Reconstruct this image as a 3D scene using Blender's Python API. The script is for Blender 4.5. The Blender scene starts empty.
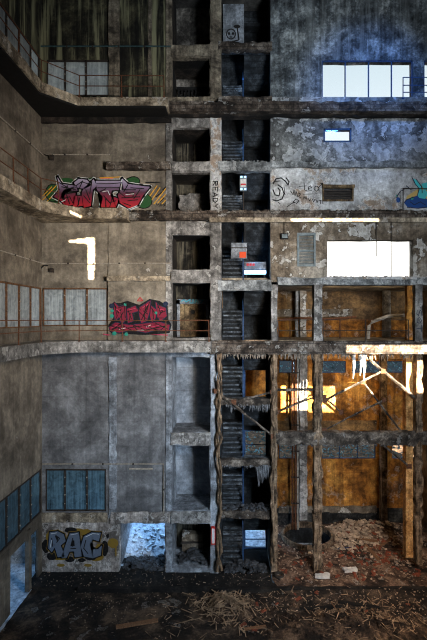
import bpy, bmesh, math, random
from mathutils import Vector, noise, Matrix
random.seed(7)
SC = bpy.context.scene
COL = SC.collection
R = random.uniform
D, CZ, PX0, F = 22.0, 12.6, 230.0, 440.0          # camera distance / height, principal column, focal length in px
def X(px, y=0.0): return (px-PX0)*(D+y)/F
def Z(py, y=0.0): return CZ-(py-320.0)*(D+y)/F

# ---------------------------------------------------------------- materials
def lin(c):
    return tuple(((v/255)/12.92 if v/255 <= .04045 else ((v/255+.055)/1.055)**2.4) for v in c)+(1.0,)
class NT:
    def __init__(s, name):
        s.m = bpy.data.materials.new(name); s.m.use_nodes = True
        s.t = s.m.node_tree; s.t.nodes.clear()
        s.out = s.n('ShaderNodeOutputMaterial')
    def n(s, typ, **kw):
        nd = s.t.nodes.new(typ)
        for k, v in kw.items():
            if k.startswith('i_'):
                nd.inputs[k[2:].replace('_', ' ')].default_value = v
            else: setattr(nd, k, v)
        return nd
    def l(s, a, b): s.t.links.new(a, b)
    def noise(s, vec, scale, detail=6, rough=.6, dist=0):
        nd = s.n('ShaderNodeTexNoise'); nd.inputs['Scale'].default_value = scale
        nd.inputs['Detail'].default_value = detail; nd.inputs['Roughness'].default_value = rough
        nd.inputs['Distortion'].default_value = dist
        s.l(vec, nd.inputs['Vector']); return nd.outputs['Fac']
    def ramp(s, fac, stops):
        nd = s.n('ShaderNodeValToRGB'); e = nd.color_ramp.elements
        while len(e) < len(stops): e.new(.5)
        for el, (p, c) in zip(e, stops):
            el.position = p; el.color = c if len(c) == 4 else tuple(c)+(1,)
        s.l(fac, nd.inputs['Fac']); return nd.outputs['Color']
    def mix(s, fac, a, b, mode='MIX'):
        nd = s.n('ShaderNodeMix', data_type='RGBA', blend_type=mode)
        for sock, v in ((nd.inputs[0], fac), (nd.inputs[6], a), (nd.inputs[7], b)):
            if hasattr(v, 'links') or hasattr(v, 'is_output'): s.l(v, sock)
            else: sock.default_value = v
        return nd.outputs[2]
    def mapping(s, vec, scale, loc=(0, 0, 0)):
        nd = s.n('ShaderNodeMapping'); nd.inputs['Scale'].default_value = scale; nd.inputs['Location'].default_value = loc
        s.l(vec, nd.inputs['Vector']); return nd.outputs['Vector']
    def math(s, op, a, b):
        nd = s.n('ShaderNodeMath', operation=op)
        for i, v in enumerate((a, b)):
            if hasattr(v, 'is_output'): s.l(v, nd.inputs[i])
            else: nd.inputs[i].default_value = v
        return nd.outputs[0]
    def bsdf(s, col, rough=.9, bump=None, bstr=.4, bdist=.03, metal=0, spec=.3):
        b = s.n('ShaderNodeBsdfPrincipled')
        if hasattr(col, 'is_output'): s.l(col, b.inputs['Base Color'])
        else: b.inputs['Base Color'].default_value = col
        b.inputs['Roughness'].default_value = rough; b.inputs['Metallic'].default_value = metal
        b.inputs['Specular IOR Level'].default_value = spec
        if bump is not None:
            bp = s.n('ShaderNodeBump'); bp.inputs['Strength'].default_value = bstr; bp.inputs['Distance'].default_value = bdist
            s.l(bump, bp.inputs['Height']); s.l(bp.outputs[0], b.inputs['Normal'])
        s.l(b.outputs[0], s.out.inputs['Surface']); return b
BW = ((0, 0, 0, 1), (1, 1, 1, 1))
def concrete(name, dark, base, light, sc=1.0, streak=.5, streakcol=(14, 12, 10), peel=0.0, peelcol=(200, 198, 192), peelt=.56,
             contrast=1.0, brick=0.0, panel=0.0, ss=1.0, drip=None, dripa=0, bstr=.45, seed=0.0, grit=.8):
    k = NT(name); tc = k.n('ShaderNodeTexCoord').outputs['Object']
    tc = k.mapping(tc, (1, 1, 1), (seed, seed*.7, seed*.3))
    w = .105/contrast
    c = k.ramp(k.noise(tc, .6*sc, 12, .7, .35), [(.5-w, lin(dark)), (.5, lin(base)), (.5+w, lin(light))])
    fine = k.noise(tc, 5*sc, 10, .78)
    bl = k.noise(k.mapping(tc, (1, 1, 1), (5, 1, 8)), 1.7*sc, 9, .7, .2)
    c = k.mix(1.0, c, k.ramp(bl, [(.36, (1-.6*grit,)*3), (.5, (.96,)*3), (.64, (1+.32*grit,)*3)]), 'MULTIPLY')
    c = k.mix(1.0, c, k.ramp(fine, [(.34, (1-.72*grit,)*3), (.5, (.94,)*3), (.68, (1+.8*grit,)*3)]), 'MULTIPLY')
    h = fine
    if peel:
        pn = k.noise(tc, .8*sc, 13, .66, .15)
        pm = k.ramp(pn, [(peelt, BW[0]), (peelt+.02, BW[1])])
        ed = k.ramp(pn, [(peelt-.035, BW[0]), (peelt-.012, (1, 1, 1, 1)), (peelt, (0, 0, 0, 1))])
        pc = k.mix(k.ramp(k.noise(tc, 4*sc, 6, .7), [(.4, BW[0]), (.65, BW[1])]), lin(peelcol), lin(tuple(v*.72 for v in peelcol)))
        c = k.mix(k.math('MULTIPLY', pm, peel), c, pc)
        c = k.mix(k.math('MULTIPLY', ed, .6*peel), c, lin(tuple(v*.4 for v in dark)))
        rim = k.math('MULTIPLY', k.ramp(pn, [(peelt-.004, BW[0]), (peelt+.004, BW[1]), (peelt+.02, (.45, .45, .45, 1)), (peelt+.05, BW[0])]), k.ramp(k.noise(tc, 1.6*sc, 4, .6), [(.44, BW[0]), (.54, BW[1])]))
        c = k.mix(k.math('MULTIPLY', rim, .8*peel), c, lin((226, 226, 224)))
        h = k.math('ADD', fine, k.math('MULTIPLY', pm, .6))
    if drip is not None:
        dn = k.noise(k.mapping(tc, (1.9*ss, 1.9*ss, .10*ss), (9, 4, 2)), 1.4, 7, .62, .35)
        c = k.mix(k.math('MULTIPLY', k.ramp(dn, [(.5, BW[0]), (.58, BW[1])]), dripa), c, lin(drip))
    if streak:
        sn = k.noise(k.mapping(tc, (2.4*ss, 2.4*ss, .13*ss)), 1.6, 7, .65, .4)
        c = k.mix(k.math('MULTIPLY', k.ramp(sn, [(.36, BW[1]), (.56, BW[0])]), streak), c, lin(streakcol))
    if brick or panel:
        sx = k.n('ShaderNodeSeparateXYZ'); k.l(tc, sx.inputs[0])
        cb = k.n('ShaderNodeCombineXYZ'); k.l(k.math('ADD', sx.outputs[0], sx.outputs[1]), cb.inputs[0]); k.l(sx.outputs[2], cb.inputs[1])
        bt = k.n('ShaderNodeTexBrick'); k.l(cb.outputs[0], bt.inputs['Vector'])
        bt.inputs['Color1'].default_value = (1, 1, 1, 1); bt.inputs['Color2'].default_value = (.7, .66, .62, 1); bt.inputs['Mortar'].default_value = (.25, .25, .25, 1)
        bt.inputs['Scale'].default_value = 1.0
        if brick:
            bt.inputs['Brick Width'].default_value = .5; bt.inputs['Row Height'].default_value = .22; bt.inputs['Mortar Size'].default_value = .02
        else:
            bt.offset = 0; bt.inputs['Color2'].default_value = (.9, .9, .9, 1)
            bt.inputs['Brick Width'].default_value = 2.4; bt.inputs['Row Height'].default_value = 1.25; bt.inputs['Mortar Size'].default_value = .018
        c = k.mix(brick or panel, c, bt.outputs['Color'], 'MULTIPLY')
        h = k.math('ADD', h, k.math('MULTIPLY', bt.outputs['Fac'], -.5))
    k.bsdf(c, .92, h, bstr, .04)
    return k.m
def simple(name, a, b, scale=6, rough=.8, metal=0, bstr=.3, spec=.3, stretch=(1, 1, 1)):
    k = NT(name); tc = k.mapping(k.n('ShaderNodeTexCoord').outputs['Object'], stretch)
    n = k.noise(tc, scale, 7, .68)
    k.bsdf(k.ramp(n, [(.33, lin(a)), (.66, lin(b))]), rough, n, bstr, .02, metal, spec)
    return k.m
def paint(name, c, wear=.35, ground=(70, 66, 62)):
    k = NT(name); tc = k.n('ShaderNodeTexCoord').outputs['Object']
    n = k.noise(tc, 9, 8, .72)
    k.bsdf(k.mix(k.math('MULTIPLY', k.ramp(n, [(.52, BW[0]), (.7, BW[1])]), wear), lin(c), lin(ground)), .75, None)
    return k.m
def sheet(name, a, b, trans=.35, streaks=6):
    k = NT(name); tc = k.n('ShaderNodeTexCoord').outputs['Object']
    n = k.noise(k.mapping(tc, (streaks, streaks, .5)), 1.0, 6, .6)
    n2 = k.noise(tc, 3, 8, .65, 1.2)
    c = k.mix(.5, k.ramp(n, [(.35, lin(a)), (.65, lin(b))]), k.ramp(n2, [(.35, lin(a)), (.65, lin(b))]))
    p = k.bsdf(c, .38, n2, .35, .02, 0, .5)
    tr = k.n('ShaderNodeBsdfTranslucent'); k.l(c, tr.inputs['Color'])
    mx = k.n('ShaderNodeMixShader'); mx.inputs[0].default_value = trans
    k.l(p.outputs[0], mx.inputs[1]); k.l(tr.outputs[0], mx.inputs[2]); k.l(mx.outputs[0], k.out.inputs['Surface'])
    return k.m
M = {}
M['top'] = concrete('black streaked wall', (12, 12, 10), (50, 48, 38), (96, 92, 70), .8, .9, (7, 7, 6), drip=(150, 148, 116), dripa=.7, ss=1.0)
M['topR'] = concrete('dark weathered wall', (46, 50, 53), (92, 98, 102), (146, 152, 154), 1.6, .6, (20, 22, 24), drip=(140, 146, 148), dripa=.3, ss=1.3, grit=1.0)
M['brown'] = concrete('brown grey plaster', (84, 78, 70), (112, 105, 95), (140, 133, 120), .8, .25, (40, 36, 32), peel=.35, peelcol=(150, 146, 136), peelt=.66, grit=.45)
M['warm'] = concrete('warm grey plaster', (96, 90, 81), (126, 118, 106), (152, 144, 130), .8, .25, (50, 46, 40), peel=.4, peelcol=(186, 180, 168), peelt=.66, ss=.8, grit=.45)
M['grey'] = concrete('grey concrete panels', (84, 85, 88), (108, 109, 112), (136, 138, 142), .9, .3, (52, 52, 54), panel=.4, peel=.5, peelcol=(170, 172, 176), peelt=.70, grit=.45)
M['white'] = concrete('peeling white plaster', (120, 112, 108), (172, 164, 158), (204, 198, 194), 1.2, .5, (60, 54, 50), peel=.85, peelcol=(84, 78, 74), peelt=.55, ss=1.3)
M['plaster'] = concrete('peeling light plaster', (66, 66, 66), (108, 110, 110), (150, 152, 152), 1.25, .3, (40, 38, 36), peel=.6, peelcol=(182, 186, 190), peelt=.525, seed=3, grit=.75)
M['plaster2'] = concrete('mottled light plaster', (120, 116, 112), (172, 173, 174), (204, 206, 208), 1.0, .2, (70, 64, 58), peel=.8, peelcol=(148, 124, 100), peelt=.56, seed=8, grit=.6)
M['plaster3'] = concrete('tan mottled plaster', (84, 74, 62), (124, 112, 97), (158, 150, 138), 1.0, .4, (48, 38, 30), peel=.85, peelcol=(190, 186, 178), peelt=.54, seed=14, grit=.7)
M['left'] = concrete('left wall concrete', (80, 73, 64), (104, 96, 86), (130, 121, 108), .7, .35, (44, 40, 34), peel=.3, peelcol=(150, 142, 128), peelt=.68, grit=.45)
M['slab'] = concrete('weathered slab edge', (88, 78, 66), (148, 136, 118), (182, 170, 150), 1.6, .35, (30, 26, 21), peel=.5, peelcol=(196, 188, 174), peelt=.6, bstr=.7)
M['ledge'] = concrete('crumbling brick ledge', (40, 34, 30), (84, 74, 66), (128, 120, 112), 2.2, .3, (16, 14, 12), brick=.75, peel=.7, peelcol=(160, 158, 152), peelt=.6, bstr=.9)
M['ledge2'] = concrete('pale crumbling ledge', (74, 76, 78), (118, 122, 124), (160, 164, 166), 1.8, .3, (30, 30, 30), peel=.5, peelcol=(190, 194, 196), peelt=.6, bstr=.8)
M['tower'] = concrete('tower grey concrete', (84, 82, 80), (122, 120, 118), (162, 160, 158), 1.3, .45, (34, 32, 30), peel=.45, peelcol=(190, 188, 182), peelt=.57, ss=1.4)
M['towerT'] = concrete('tower tan concrete', (60, 54, 46), (116, 106, 92), (150, 140, 122), 1.3, .55, (24, 22, 18), ss=1.4)
M['blue'] = concrete('cool grey concrete', (94, 98, 104), (128, 134, 142), (158, 166, 176), 1.2, .3, (50, 52, 56), peel=.3, peelcol=(176, 182, 190), peelt=.66)
M['cell'] = concrete('smooth cell wall', (108, 114, 122), (140, 147, 156), (162, 170, 180), .9, .2, (80, 84, 90), panel=.3, grit=.45)
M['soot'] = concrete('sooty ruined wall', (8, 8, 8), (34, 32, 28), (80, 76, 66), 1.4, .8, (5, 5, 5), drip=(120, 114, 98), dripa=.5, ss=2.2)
M['shade_tone'] = concrete('shade band', (8, 7, 7), (24, 21, 19), (60, 52, 46), 1.5, .6, (5, 5, 5))  # near-black tone painting shade under the walkway and inside cells
M['cellT'] = concrete('dark mottled cell wall', (52, 49, 46), (112, 107, 101), (160, 154, 146), 1.2, .4, (26, 24, 22), ss=1.3)
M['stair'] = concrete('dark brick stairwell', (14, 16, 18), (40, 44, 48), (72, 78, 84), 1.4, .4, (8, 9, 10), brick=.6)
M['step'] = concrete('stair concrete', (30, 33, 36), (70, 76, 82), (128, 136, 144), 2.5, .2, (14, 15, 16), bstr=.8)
M['ochre'] = concrete('ochre painted wall', (92, 56, 20), (164, 106, 42), (206, 148, 70), .9, .55, (40, 25, 13), peel=.3, peelcol=(96, 80, 64), peelt=.58, ss=.9)
M['ochreU'] = concrete('upper ochre wall', (70, 54, 38), (112, 88, 60), (150, 116, 74), .8, .35, (40, 30, 20), peel=.4, peelcol=(140, 124, 102), peelt=.64)
M['base'] = concrete('dark damp wall base', (22, 22, 22), (46, 46, 46), (86, 84, 80), 2, .4, (10, 10, 10), brick=.5)
M['timber'] = concrete('crumbling pillar', (46, 36, 28), (112, 92, 72), (160, 138, 116), 2.6, .65, (20, 14, 10), drip=(170, 144, 116), dripa=.45, ss=3.2, bstr=1.0)
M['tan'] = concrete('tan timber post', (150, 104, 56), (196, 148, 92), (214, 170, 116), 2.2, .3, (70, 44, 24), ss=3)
M['beam'] = concrete('crusty beam', (34, 29, 25), (78, 69, 61), (132, 122, 112), 2.6, .3, (16, 15, 14), peel=.4, peelcol=(160, 156, 152), peelt=.62, bstr=1.0)
M['floor'] = concrete('dirt floor', (18, 15, 13), (44, 36, 30), (92, 76, 62), 1.4, 0, peel=.3, peelcol=(110, 96, 82), peelt=.62, bstr=.9)
M['floorB'] = concrete('littered bay floor', (38, 30, 25), (84, 64, 52), (140, 114, 95), 1.8, 0, peel=.5, peelcol=(150, 132, 114), peelt=.6, bstr=.9)
M['deck'] = concrete('black damp slab', (12, 11, 11), (26, 24, 23), (48, 44, 40), 1.6, 0, bstr=.6)
M['hall'] = concrete('hall concrete', (50, 48, 46), (70, 68, 66), (92, 90, 86), .5, .3)
M['rust'] = simple('rusty steel', (44, 28, 20), (112, 70, 44), 14, .8)
M['darksteel'] = simple('dark steel', (24, 22, 22), (62, 54, 48), 12, .7)
M['bluesteel'] = simple('blue painted steel', (14, 34, 62), (34, 70, 112), 9, .6)
M['pipe'] = simple('pale pipe', (110, 104, 96), (168, 160, 148), 8, .7)
M['teal'] = simple('teal pipe', (26, 44, 46), (60, 88, 90), 8, .7)
M['wood'] = simple('old wood', (74, 50, 34), (150, 112, 82), 5, .85, stretch=(6, 6, .6))
M['woodframe'] = simple('brown window frame', (58, 40, 28), (116, 82, 54), 8, .8)
M['metalgrey'] = simple('grey louvre paint', (84, 94, 98), (126, 138, 142), 5, .7)
M['sheetg'] = sheet('grey plastic sheet', (92, 100, 104), (190, 198, 202), .3, 10)
M['sheetb'] = sheet('blue plastic sheet', (22, 38, 48), (96, 128, 146), .35, 12)
M['sheett'] = sheet('dusty plastic sheet', (112, 120, 124), (176, 184, 186), .35, 8)
M['rubble'] = simple('plaster rubble', (34, 27, 23), (196, 170, 146), 2.6, .9)
M['rubbleP'] = simple('pale plaster rubble', (84, 68, 56), (222, 198, 172), 3, .9)
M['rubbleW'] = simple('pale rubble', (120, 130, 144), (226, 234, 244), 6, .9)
M['rubbleD'] = simple('dark rubble', (26, 26, 28), (84, 86, 90), 4, .9)
M['brickf'] = simple('red brick fragment', (84, 44, 32), (160, 86, 60), 5, .9)
M['straw'] = simple('splintered straw', (52, 42, 34), (186, 156, 126), 3, .9)
M['dirt'] = concrete('dirt mound', (28, 22, 18), (62, 48, 38), (120, 96, 76), 2.4, 0, bstr=1.0)
M['paper'] = simple('white scrap', (170, 170, 170), (220, 218, 214), 5, .8)
M['rag'] = simple('hanging rag', (70, 60, 50), (170, 158, 144), 5, .9)
M['ragd'] = simple('hanging root', (40, 40, 42), (130, 132, 136), 5, .9)
M['door'] = concrete('rusted door', (44, 34, 24), (104, 86, 62), (150, 128, 96), 2, .7, (22, 16, 12), ss=2.4)
M['leaf'] = simple('leaf', (20, 58, 76), (120, 176, 198), 2, .6)
M['black'] = simple('flat black', (8, 8, 8), (22, 22, 22), 5, .8)
M['red'] = paint('red paint', (170, 40, 36), .2)
def water():
    k = NT('pit water'); n = k.noise(k.n('ShaderNodeTexCoord').outputs['Object'], 4, 3)
    k.bsdf(lin((10, 26, 36)), .25, n, .1, .02, 0, .8); return k.m
M['water'] = water()
def glass():
    k = NT('thin window glass'); g = k.n('ShaderNodeBsdfGlossy'); g.inputs['Roughness'].default_value = .05
    t = k.n('ShaderNodeBsdfTransparent'); mx = k.n('ShaderNodeMixShader'); mx.inputs[0].default_value = .04
    k.l(t.outputs[0], mx.inputs[1]); k.l(g.outputs[0], mx.inputs[2]); k.l(mx.outputs[0], k.out.inputs['Surface']); return k.m
M['glass'] = glass()
def lampglow(name, c, s):
    k = NT(name); e = k.n('ShaderNodeEmission'); e.inputs[0].default_value = lin(c); e.inputs[1].default_value = s
    k.l(e.outputs[0], k.out.inputs['Surface']); return k.m
M['slit_glow'] = lampglow('glaring slit glow', (150, 205, 255), 9.0)
M['led'] = lampglow('lit blue lamp', (150, 205, 255), 3.0)
def gradpaint():
    k = NT('lilac to crimson spray paint'); tc = k.n('ShaderNodeTexCoord').outputs['Object']
    sx = k.n('ShaderNodeSeparateXYZ'); k.l(tc, sx.inputs[0])
    z0, z1 = Z(207)-Z(211), Z(179)-Z(211)
    f = k.math('DIVIDE', k.math('SUBTRACT', sx.outputs[2], z0), z1-z0)
    f = k.math('ADD', f, k.math('MULTIPLY', k.math('SUBTRACT', k.noise(tc, 3, 5), .5), .2))
    c = k.ramp(f, [(0, lin((176, 40, 48))), (.28, lin((134, 30, 54))), (.52, lin((84, 50, 68))), (.72, lin((120, 104, 134))), (1, lin((164, 158, 184)))])
    k.bsdf(c, .7, None); return k.m
M['grad'] = gradpaint()
for nm, c in dict(pblack=(10, 10, 12), pwhite=(206, 212, 214), pgreen=(34, 78, 40), pyellow=(206, 156, 40), porange=(206, 74, 36), pcrimson=(120, 24, 50), ppink=(176, 56, 86), pnavy=(24, 36, 62),
                  pteal=(40, 140, 120), psteel=(94, 106, 124), pochre=(128, 102, 36), paqua=(70, 184, 190), pblue=(22, 66, 130), psand=(186, 160, 96), pred=(186, 44, 52), pcyan=(60, 150, 170)).items():
    M[nm] = paint(nm[1:]+' spray paint', c, .6)

# ---------------------------------------------------------------- mesh helpers
def tag(o, label=None, cat=None, group=None, kind=None):
    for k, v in (('label', label), ('category', cat), ('group', group), ('kind', kind)):
        if v: o[k] = v
    return o
def thing(name, label, cat, loc=(0, 0, 0), group=None, kind=None):
    o = bpy.data.objects.new(name, None); o.empty_display_size = .2; COL.objects.link(o); o.location = loc
    return tag(o, label, cat, group, kind)
def wpos(o):
    v = Vector(o.location)
    while o.parent: o = o.parent; v = v+Vector(o.location)
    return v
class MB:
    def __init__(s): s.v = []; s.f = []
    def add(s, vs, fs):
        b = len(s.v); s.v += [tuple(v) for v in vs]; s.f += [tuple(b+i for i in f) for f in fs]; return s
    def box(s, x0, x1, y0, y1, z0, z1):
        return s.add([(x, y, z) for x in (x0, x1) for y in (y0, y1) for z in (z0, z1)],
                     [(0, 1, 3, 2), (4, 6, 7, 5), (0, 4, 5, 1), (2, 3, 7, 6), (0, 2, 6, 4), (1, 5, 7, 3)])
    def bar(s, p, q, w, h, up=(0, -1, 0)):
        p, q = Vector(p), Vector(q); d = (q-p).normalized(); u = Vector(up)
        if abs(d.dot(u)) > .95: u = Vector((1, 0, 0))
        a = d.cross(u).normalized()*w/2; b = d.cross(a).normalized()*h/2
        vs = [c+i*a+j*b for c in (p, q) for i, j in ((-1, -1), (1, -1), (1, 1), (-1, 1))]
        return s.add(vs, [(0, 1, 2, 3), (7, 6, 5, 4), (0, 4, 5, 1), (1, 5, 6, 2), (2, 6, 7, 3), (3, 7, 4, 0)])
    def tube(s, pts, r, n=6):
        pts = [Vector(p) for p in pts]; rings = []
        for i, p in enumerate(pts):
            d = (pts[min(i+1, len(pts)-1)]-pts[max(i-1, 0)]).normalized()
            u = Vector((0, 0, 1)) if abs(d.z) < .9 else Vector((1, 0, 0))
            a = d.cross(u).normalized(); b = d.cross(a).normalized()
            rr = r[i] if isinstance(r, (list, tuple)) else r
            rings.append([p+rr*(a*math.cos(2*math.pi*k/n)+b*math.sin(2*math.pi*k/n)) for k in range(n)])
        vs = [v for rg in rings for v in rg]; fs = []
        for i in range(len(pts)-1):
            for k in range(n): fs.append((i*n+k, i*n+(k+1) % n, (i+1)*n+(k+1) % n, (i+1)*n+k))
        fs += [tuple(range(n))[::-1], tuple((len(pts)-1)*n+k for k in range(n))]
        return s.add(vs, fs)
    def rbox(s, x0, x1, y0, y1, z0, z1, seg=.35, amp=.025, chip=.04, freq=1.7):
        n = [max(1, min(60, int(round((b-a)/seg)))) for a, b in ((x0, x1), (y0, y1), (z0, z1))]
        idx = {}; vs = []; fs = []
        def vert(i, j, k):
            if (i, j, k) not in idx:
                p = Vector((x0+(x1-x0)*i/n[0], y0+(y1-y0)*j/n[1], z0+(z1-z0)*k/n[2]))
                e = (i in (0, n[0]))+(j in (0, n[1]))+(k in (0, n[2]))
                q = p+noise.noise_vector(p*freq)*amp+noise.noise_vector(p*freq*5)*amp*.6
                if e >= 2 and chip:
                    c = max(0, noise.noise(p*3.1+Vector((7, 3, 1)))+.15)*chip*2
                    ctr = Vector(((x0+x1)/2 if i in (0, n[0]) else q.x, (y0+y1)/2 if j in (0, n[1]) else q.y, (z0+z1)/2 if k in (0, n[2]) else q.z))
                    dv = ctr-q
                    if dv.length > 1e-6: q += dv.normalized()*min(c, dv.length*.5)
                idx[(i, j, k)] = len(vs); vs.append(q)
            return idx[(i, j, k)]
        for a, b, c in ((0, 1, 2), (1, 2, 0), (0, 2, 1)):
            for e in (0, n[c]):
                for i in range(n[a]):
                    for j in range(n[b]):
                        q = []
                        for di, dj in ((0, 0), (1, 0), (1, 1), (0, 1)):
                            t = [0, 0, 0]; t[a] = i+di; t[b] = j+dj; t[c] = e; q.append(vert(*t))
                        fs.append(tuple(q))
        return s.add(vs, fs)
    def chunk(s, c, r, flat=.6):
        c = Vector(c); m = Matrix.Rotation(R(0, 6.28), 3, 'Z') @ Matrix.Rotation(R(-.5, .5), 3, 'X')
        d = (r*R(.6, 1.3), r*R(.5, 1), r*flat*R(.4, 1))
        vs = [c+m @ Vector((i*d[0]*R(.6, 1), j*d[1]*R(.6, 1), k*d[2]*R(.6, 1))) for i in (-1, 1) for j in (-1, 1) for k in (-1, 1)]
        return s.add(vs, [(0, 1, 3, 2), (4, 6, 7, 5), (0, 4, 5, 1), (2, 3, 7, 6), (0, 2, 6, 4), (1, 5, 7, 3)])
    def sliver(s, c, l, w):
        c = Vector(c); d = Vector((R(-1, 1), R(-1, 1), R(-.25, .25))).normalized()
        return s.bar(c-d*l/2, c+d*l/2, w, w*.4, (0, 0, 1))
    def wall(s, u0, u1, z0, z1, t0, t1, holes=(), mp=None, seg=.6, amp=.012, chip=.03):
        """a slab pierced by rectangular holes: u along the wall, t through it"""
        mp = mp or (lambda u, t, z: (u, t, z))
        def cuts(a, b, hs):
            c = sorted(set([a, b]+[round(h, 5) for h in hs if a < h < b])); o = []
            for p, q in zip(c, c[1:]):
                n = max(1, int((q-p)/seg)); o += [p+(q-p)*i/n for i in range(n)]
            return o+[b]
        us = cuts(u0, u1, [h for H in holes for h in H[:2]]); zs = cuts(z0, z1, [h for H in holes for h in H[2:]])
        def open_(i, j):
            if i < 0 or j < 0 or i >= len(us)-1 or j >= len(zs)-1: return True
            u, z = (us[i]+us[i+1])/2, (zs[j]+zs[j+1])/2
            return any(h[0] < u < h[1] and h[2] < z < h[3] for h in holes)
        idx = {}; vs = []; fs = []
        def vert(i, j, k):
            if (i, j, k) not in idx:
                p = Vector((us[i], (t0, t1)[k], zs[j]))
                edge = 0 < sum(open_(a, b) for a in (i-1, i) for b in (j-1, j)) < 4
                q = p+noise.noise_vector(p*1.3)*amp+(noise.noise_vector(p*2.7)*chip if edge and 0 < i < len(us)-1 else Vector())
                idx[(i, j, k)] = len(vs); vs.append(mp(*q))
            return idx[(i, j, k)]
        for i in range(len(us)-1):
            for j in range(len(zs)-1):
                if open_(i, j): continue
                for k in (0, 1): fs.append((vert(i, j, k), vert(i+1, j, k), vert(i+1, j+1, k), vert(i, j+1, k)))
                for di, dj, a, b in ((-1, 0, (i, j), (i, j+1)), (1, 0, (i+1, j), (i+1, j+1)), (0, -1, (i, j), (i+1, j)), (0, 1, (i, j+1), (i+1, j+1))):
                    if open_(i+di, j+dj): fs.append((vert(*a, 0), vert(*b, 0), vert(*b, 1), vert(*a, 1)))
        return s.add(vs, fs)
    def prism(s, poly, z0, z1):
        n = len(poly)
        return s.add([(x, y, z) for z in (z0, z1) for x, y in poly], [tuple(range(n))[::-1], tuple(range(n, 2*n))]+[(i, (i+1) % n, n+(i+1) % n, n+i) for i in range(n)])
    def build(s, name, mat, parent=None, loc=None, smooth=False):
        org = wpos(parent) if parent else Vector(loc or (0, 0, 0))
        me = bpy.data.meshes.new(name); me.from_pydata([Vector(v)-org for v in s.v], [], s.f)
        bm = bmesh.new(); bm.from_mesh(me); bmesh.ops.recalc_face_normals(bm, faces=bm.faces)
        big = [f for f in bm.faces if len(f.verts) > 4]
        if big: bmesh.ops.triangulate(bm, faces=big)
        bm.to_mesh(me); bm.free()
        if smooth: me.polygons.foreach_set('use_smooth', [True]*len(me.polygons))
        me.materials.append(M[mat] if isinstance(mat, str) else mat)
        o = bpy.data.objects.new(name, me); COL.objects.link(o)
        if parent: o.parent = parent
        elif loc: o.location = loc
        return o
def struct(name, mb, mat, label=None, **kw): return tag(mb.build(name, mat, **kw), label, None, None, 'structure')

# ---------------------------------------------------------------- left and back walls
XL = -9.4
zt = 29.6
ZB = [0.0, 2.85, 11.35, 17.75, 23.5, zt]
lm = lambda u, t, z: (XL-t, u, z)
lwin = {0: [], 1: [(-7.8, -.12, 3.05, 5.2)], 2: [(-7.8, -.12, 12.25, 14.2)], 3: [], 4: [(-7.8, -.3, 23.8, 25.6)]}
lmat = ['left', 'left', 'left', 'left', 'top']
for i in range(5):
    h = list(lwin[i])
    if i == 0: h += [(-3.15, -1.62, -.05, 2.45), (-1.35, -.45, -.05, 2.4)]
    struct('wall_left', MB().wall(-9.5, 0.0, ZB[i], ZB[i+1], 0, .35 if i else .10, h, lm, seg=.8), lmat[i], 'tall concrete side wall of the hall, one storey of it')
struct('wall_left', MB().box(XL-.35, XL, -24, -9.5, 0, zt), 'hall', 'plain end of the concrete side wall nearest the camera')

xw0, xw1 = XL-.35, X(166)
wins = {1: [(X(46), X(106), Z(511), Z(469))], 2: [(X(43), X(107.5), Z(326), Z(288))], 4: [(X(47), X(109), Z(96), Z(60))]}
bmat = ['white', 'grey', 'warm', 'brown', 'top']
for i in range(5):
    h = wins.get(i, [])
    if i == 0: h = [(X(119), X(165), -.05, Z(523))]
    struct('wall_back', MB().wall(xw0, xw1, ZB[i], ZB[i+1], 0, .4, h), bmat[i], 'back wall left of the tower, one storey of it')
# raised panels and pilasters on the back wall
trim = lambda mb, mat, label: struct('trim_1', mb, mat, label)
n_trim = [0]
def trim(mb, mat, label=None):
    n_trim[0] += 1
    return struct('trim_%d' % n_trim[0], mb, mat, label)
trim(MB().rbox(X(108.5), X(166), -.10, .02, Z(343), Z(278), chip=.02), 'warm', 'raised plaster panel behind the crimson graffiti')
trim(MB().rbox(X(108.5), X(166), -.06, .02, Z(276.5), Z(223), chip=.01), 'warm', 'slightly raised wall panel right of the sun patch')
trim(MB().rbox(X(108), X(171), -.32, .02, Z(281.5), Z(276.5)), 'slab', 'thin broken ledge above the crimson graffiti')
trim(MB().rbox(X(108), X(171), -.32, .02, Z(171), Z(163.5)), 'ledge', 'broken brick ledge above the multicoloured graffiti')
trim(MB().rbox(X(109), X(120), -.12, .02, Z(97), Z(-10)), 'towerT', 'tan pilaster on the black streaked wall')
trim(MB().rbox(X(148), X(152), -.06, .02, Z(97), Z(-10)), 'towerT', 'narrow tan pilaster on the black streaked wall')
trim(MB().rbox(X(109), X(117), -.06, .02, Z(517), Z(357)), 'blue', 'pale vertical strip between the grey wall panels')
trim(MB().rbox(X(42), X(108), -.07, .02, Z(522), Z(512.5), chip=.02), 'slab', 'sill band under the blue plastic windows')
trim(MB().rbox(X(111), X(171), -.08, .05, Z(523), Z(511), chip=.06), 'white', 'white crumbling lintel above the ground doorway')
trim(MB().rbox(X(42), X(172), -.16, .02, Z(124), Z(106)), 'shade_tone', 'projecting band under the upper walkway with shade in its colour')  # shade below the walkway is put into this band's colour

rx1_ = 11.6
FY = -26.0
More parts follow.
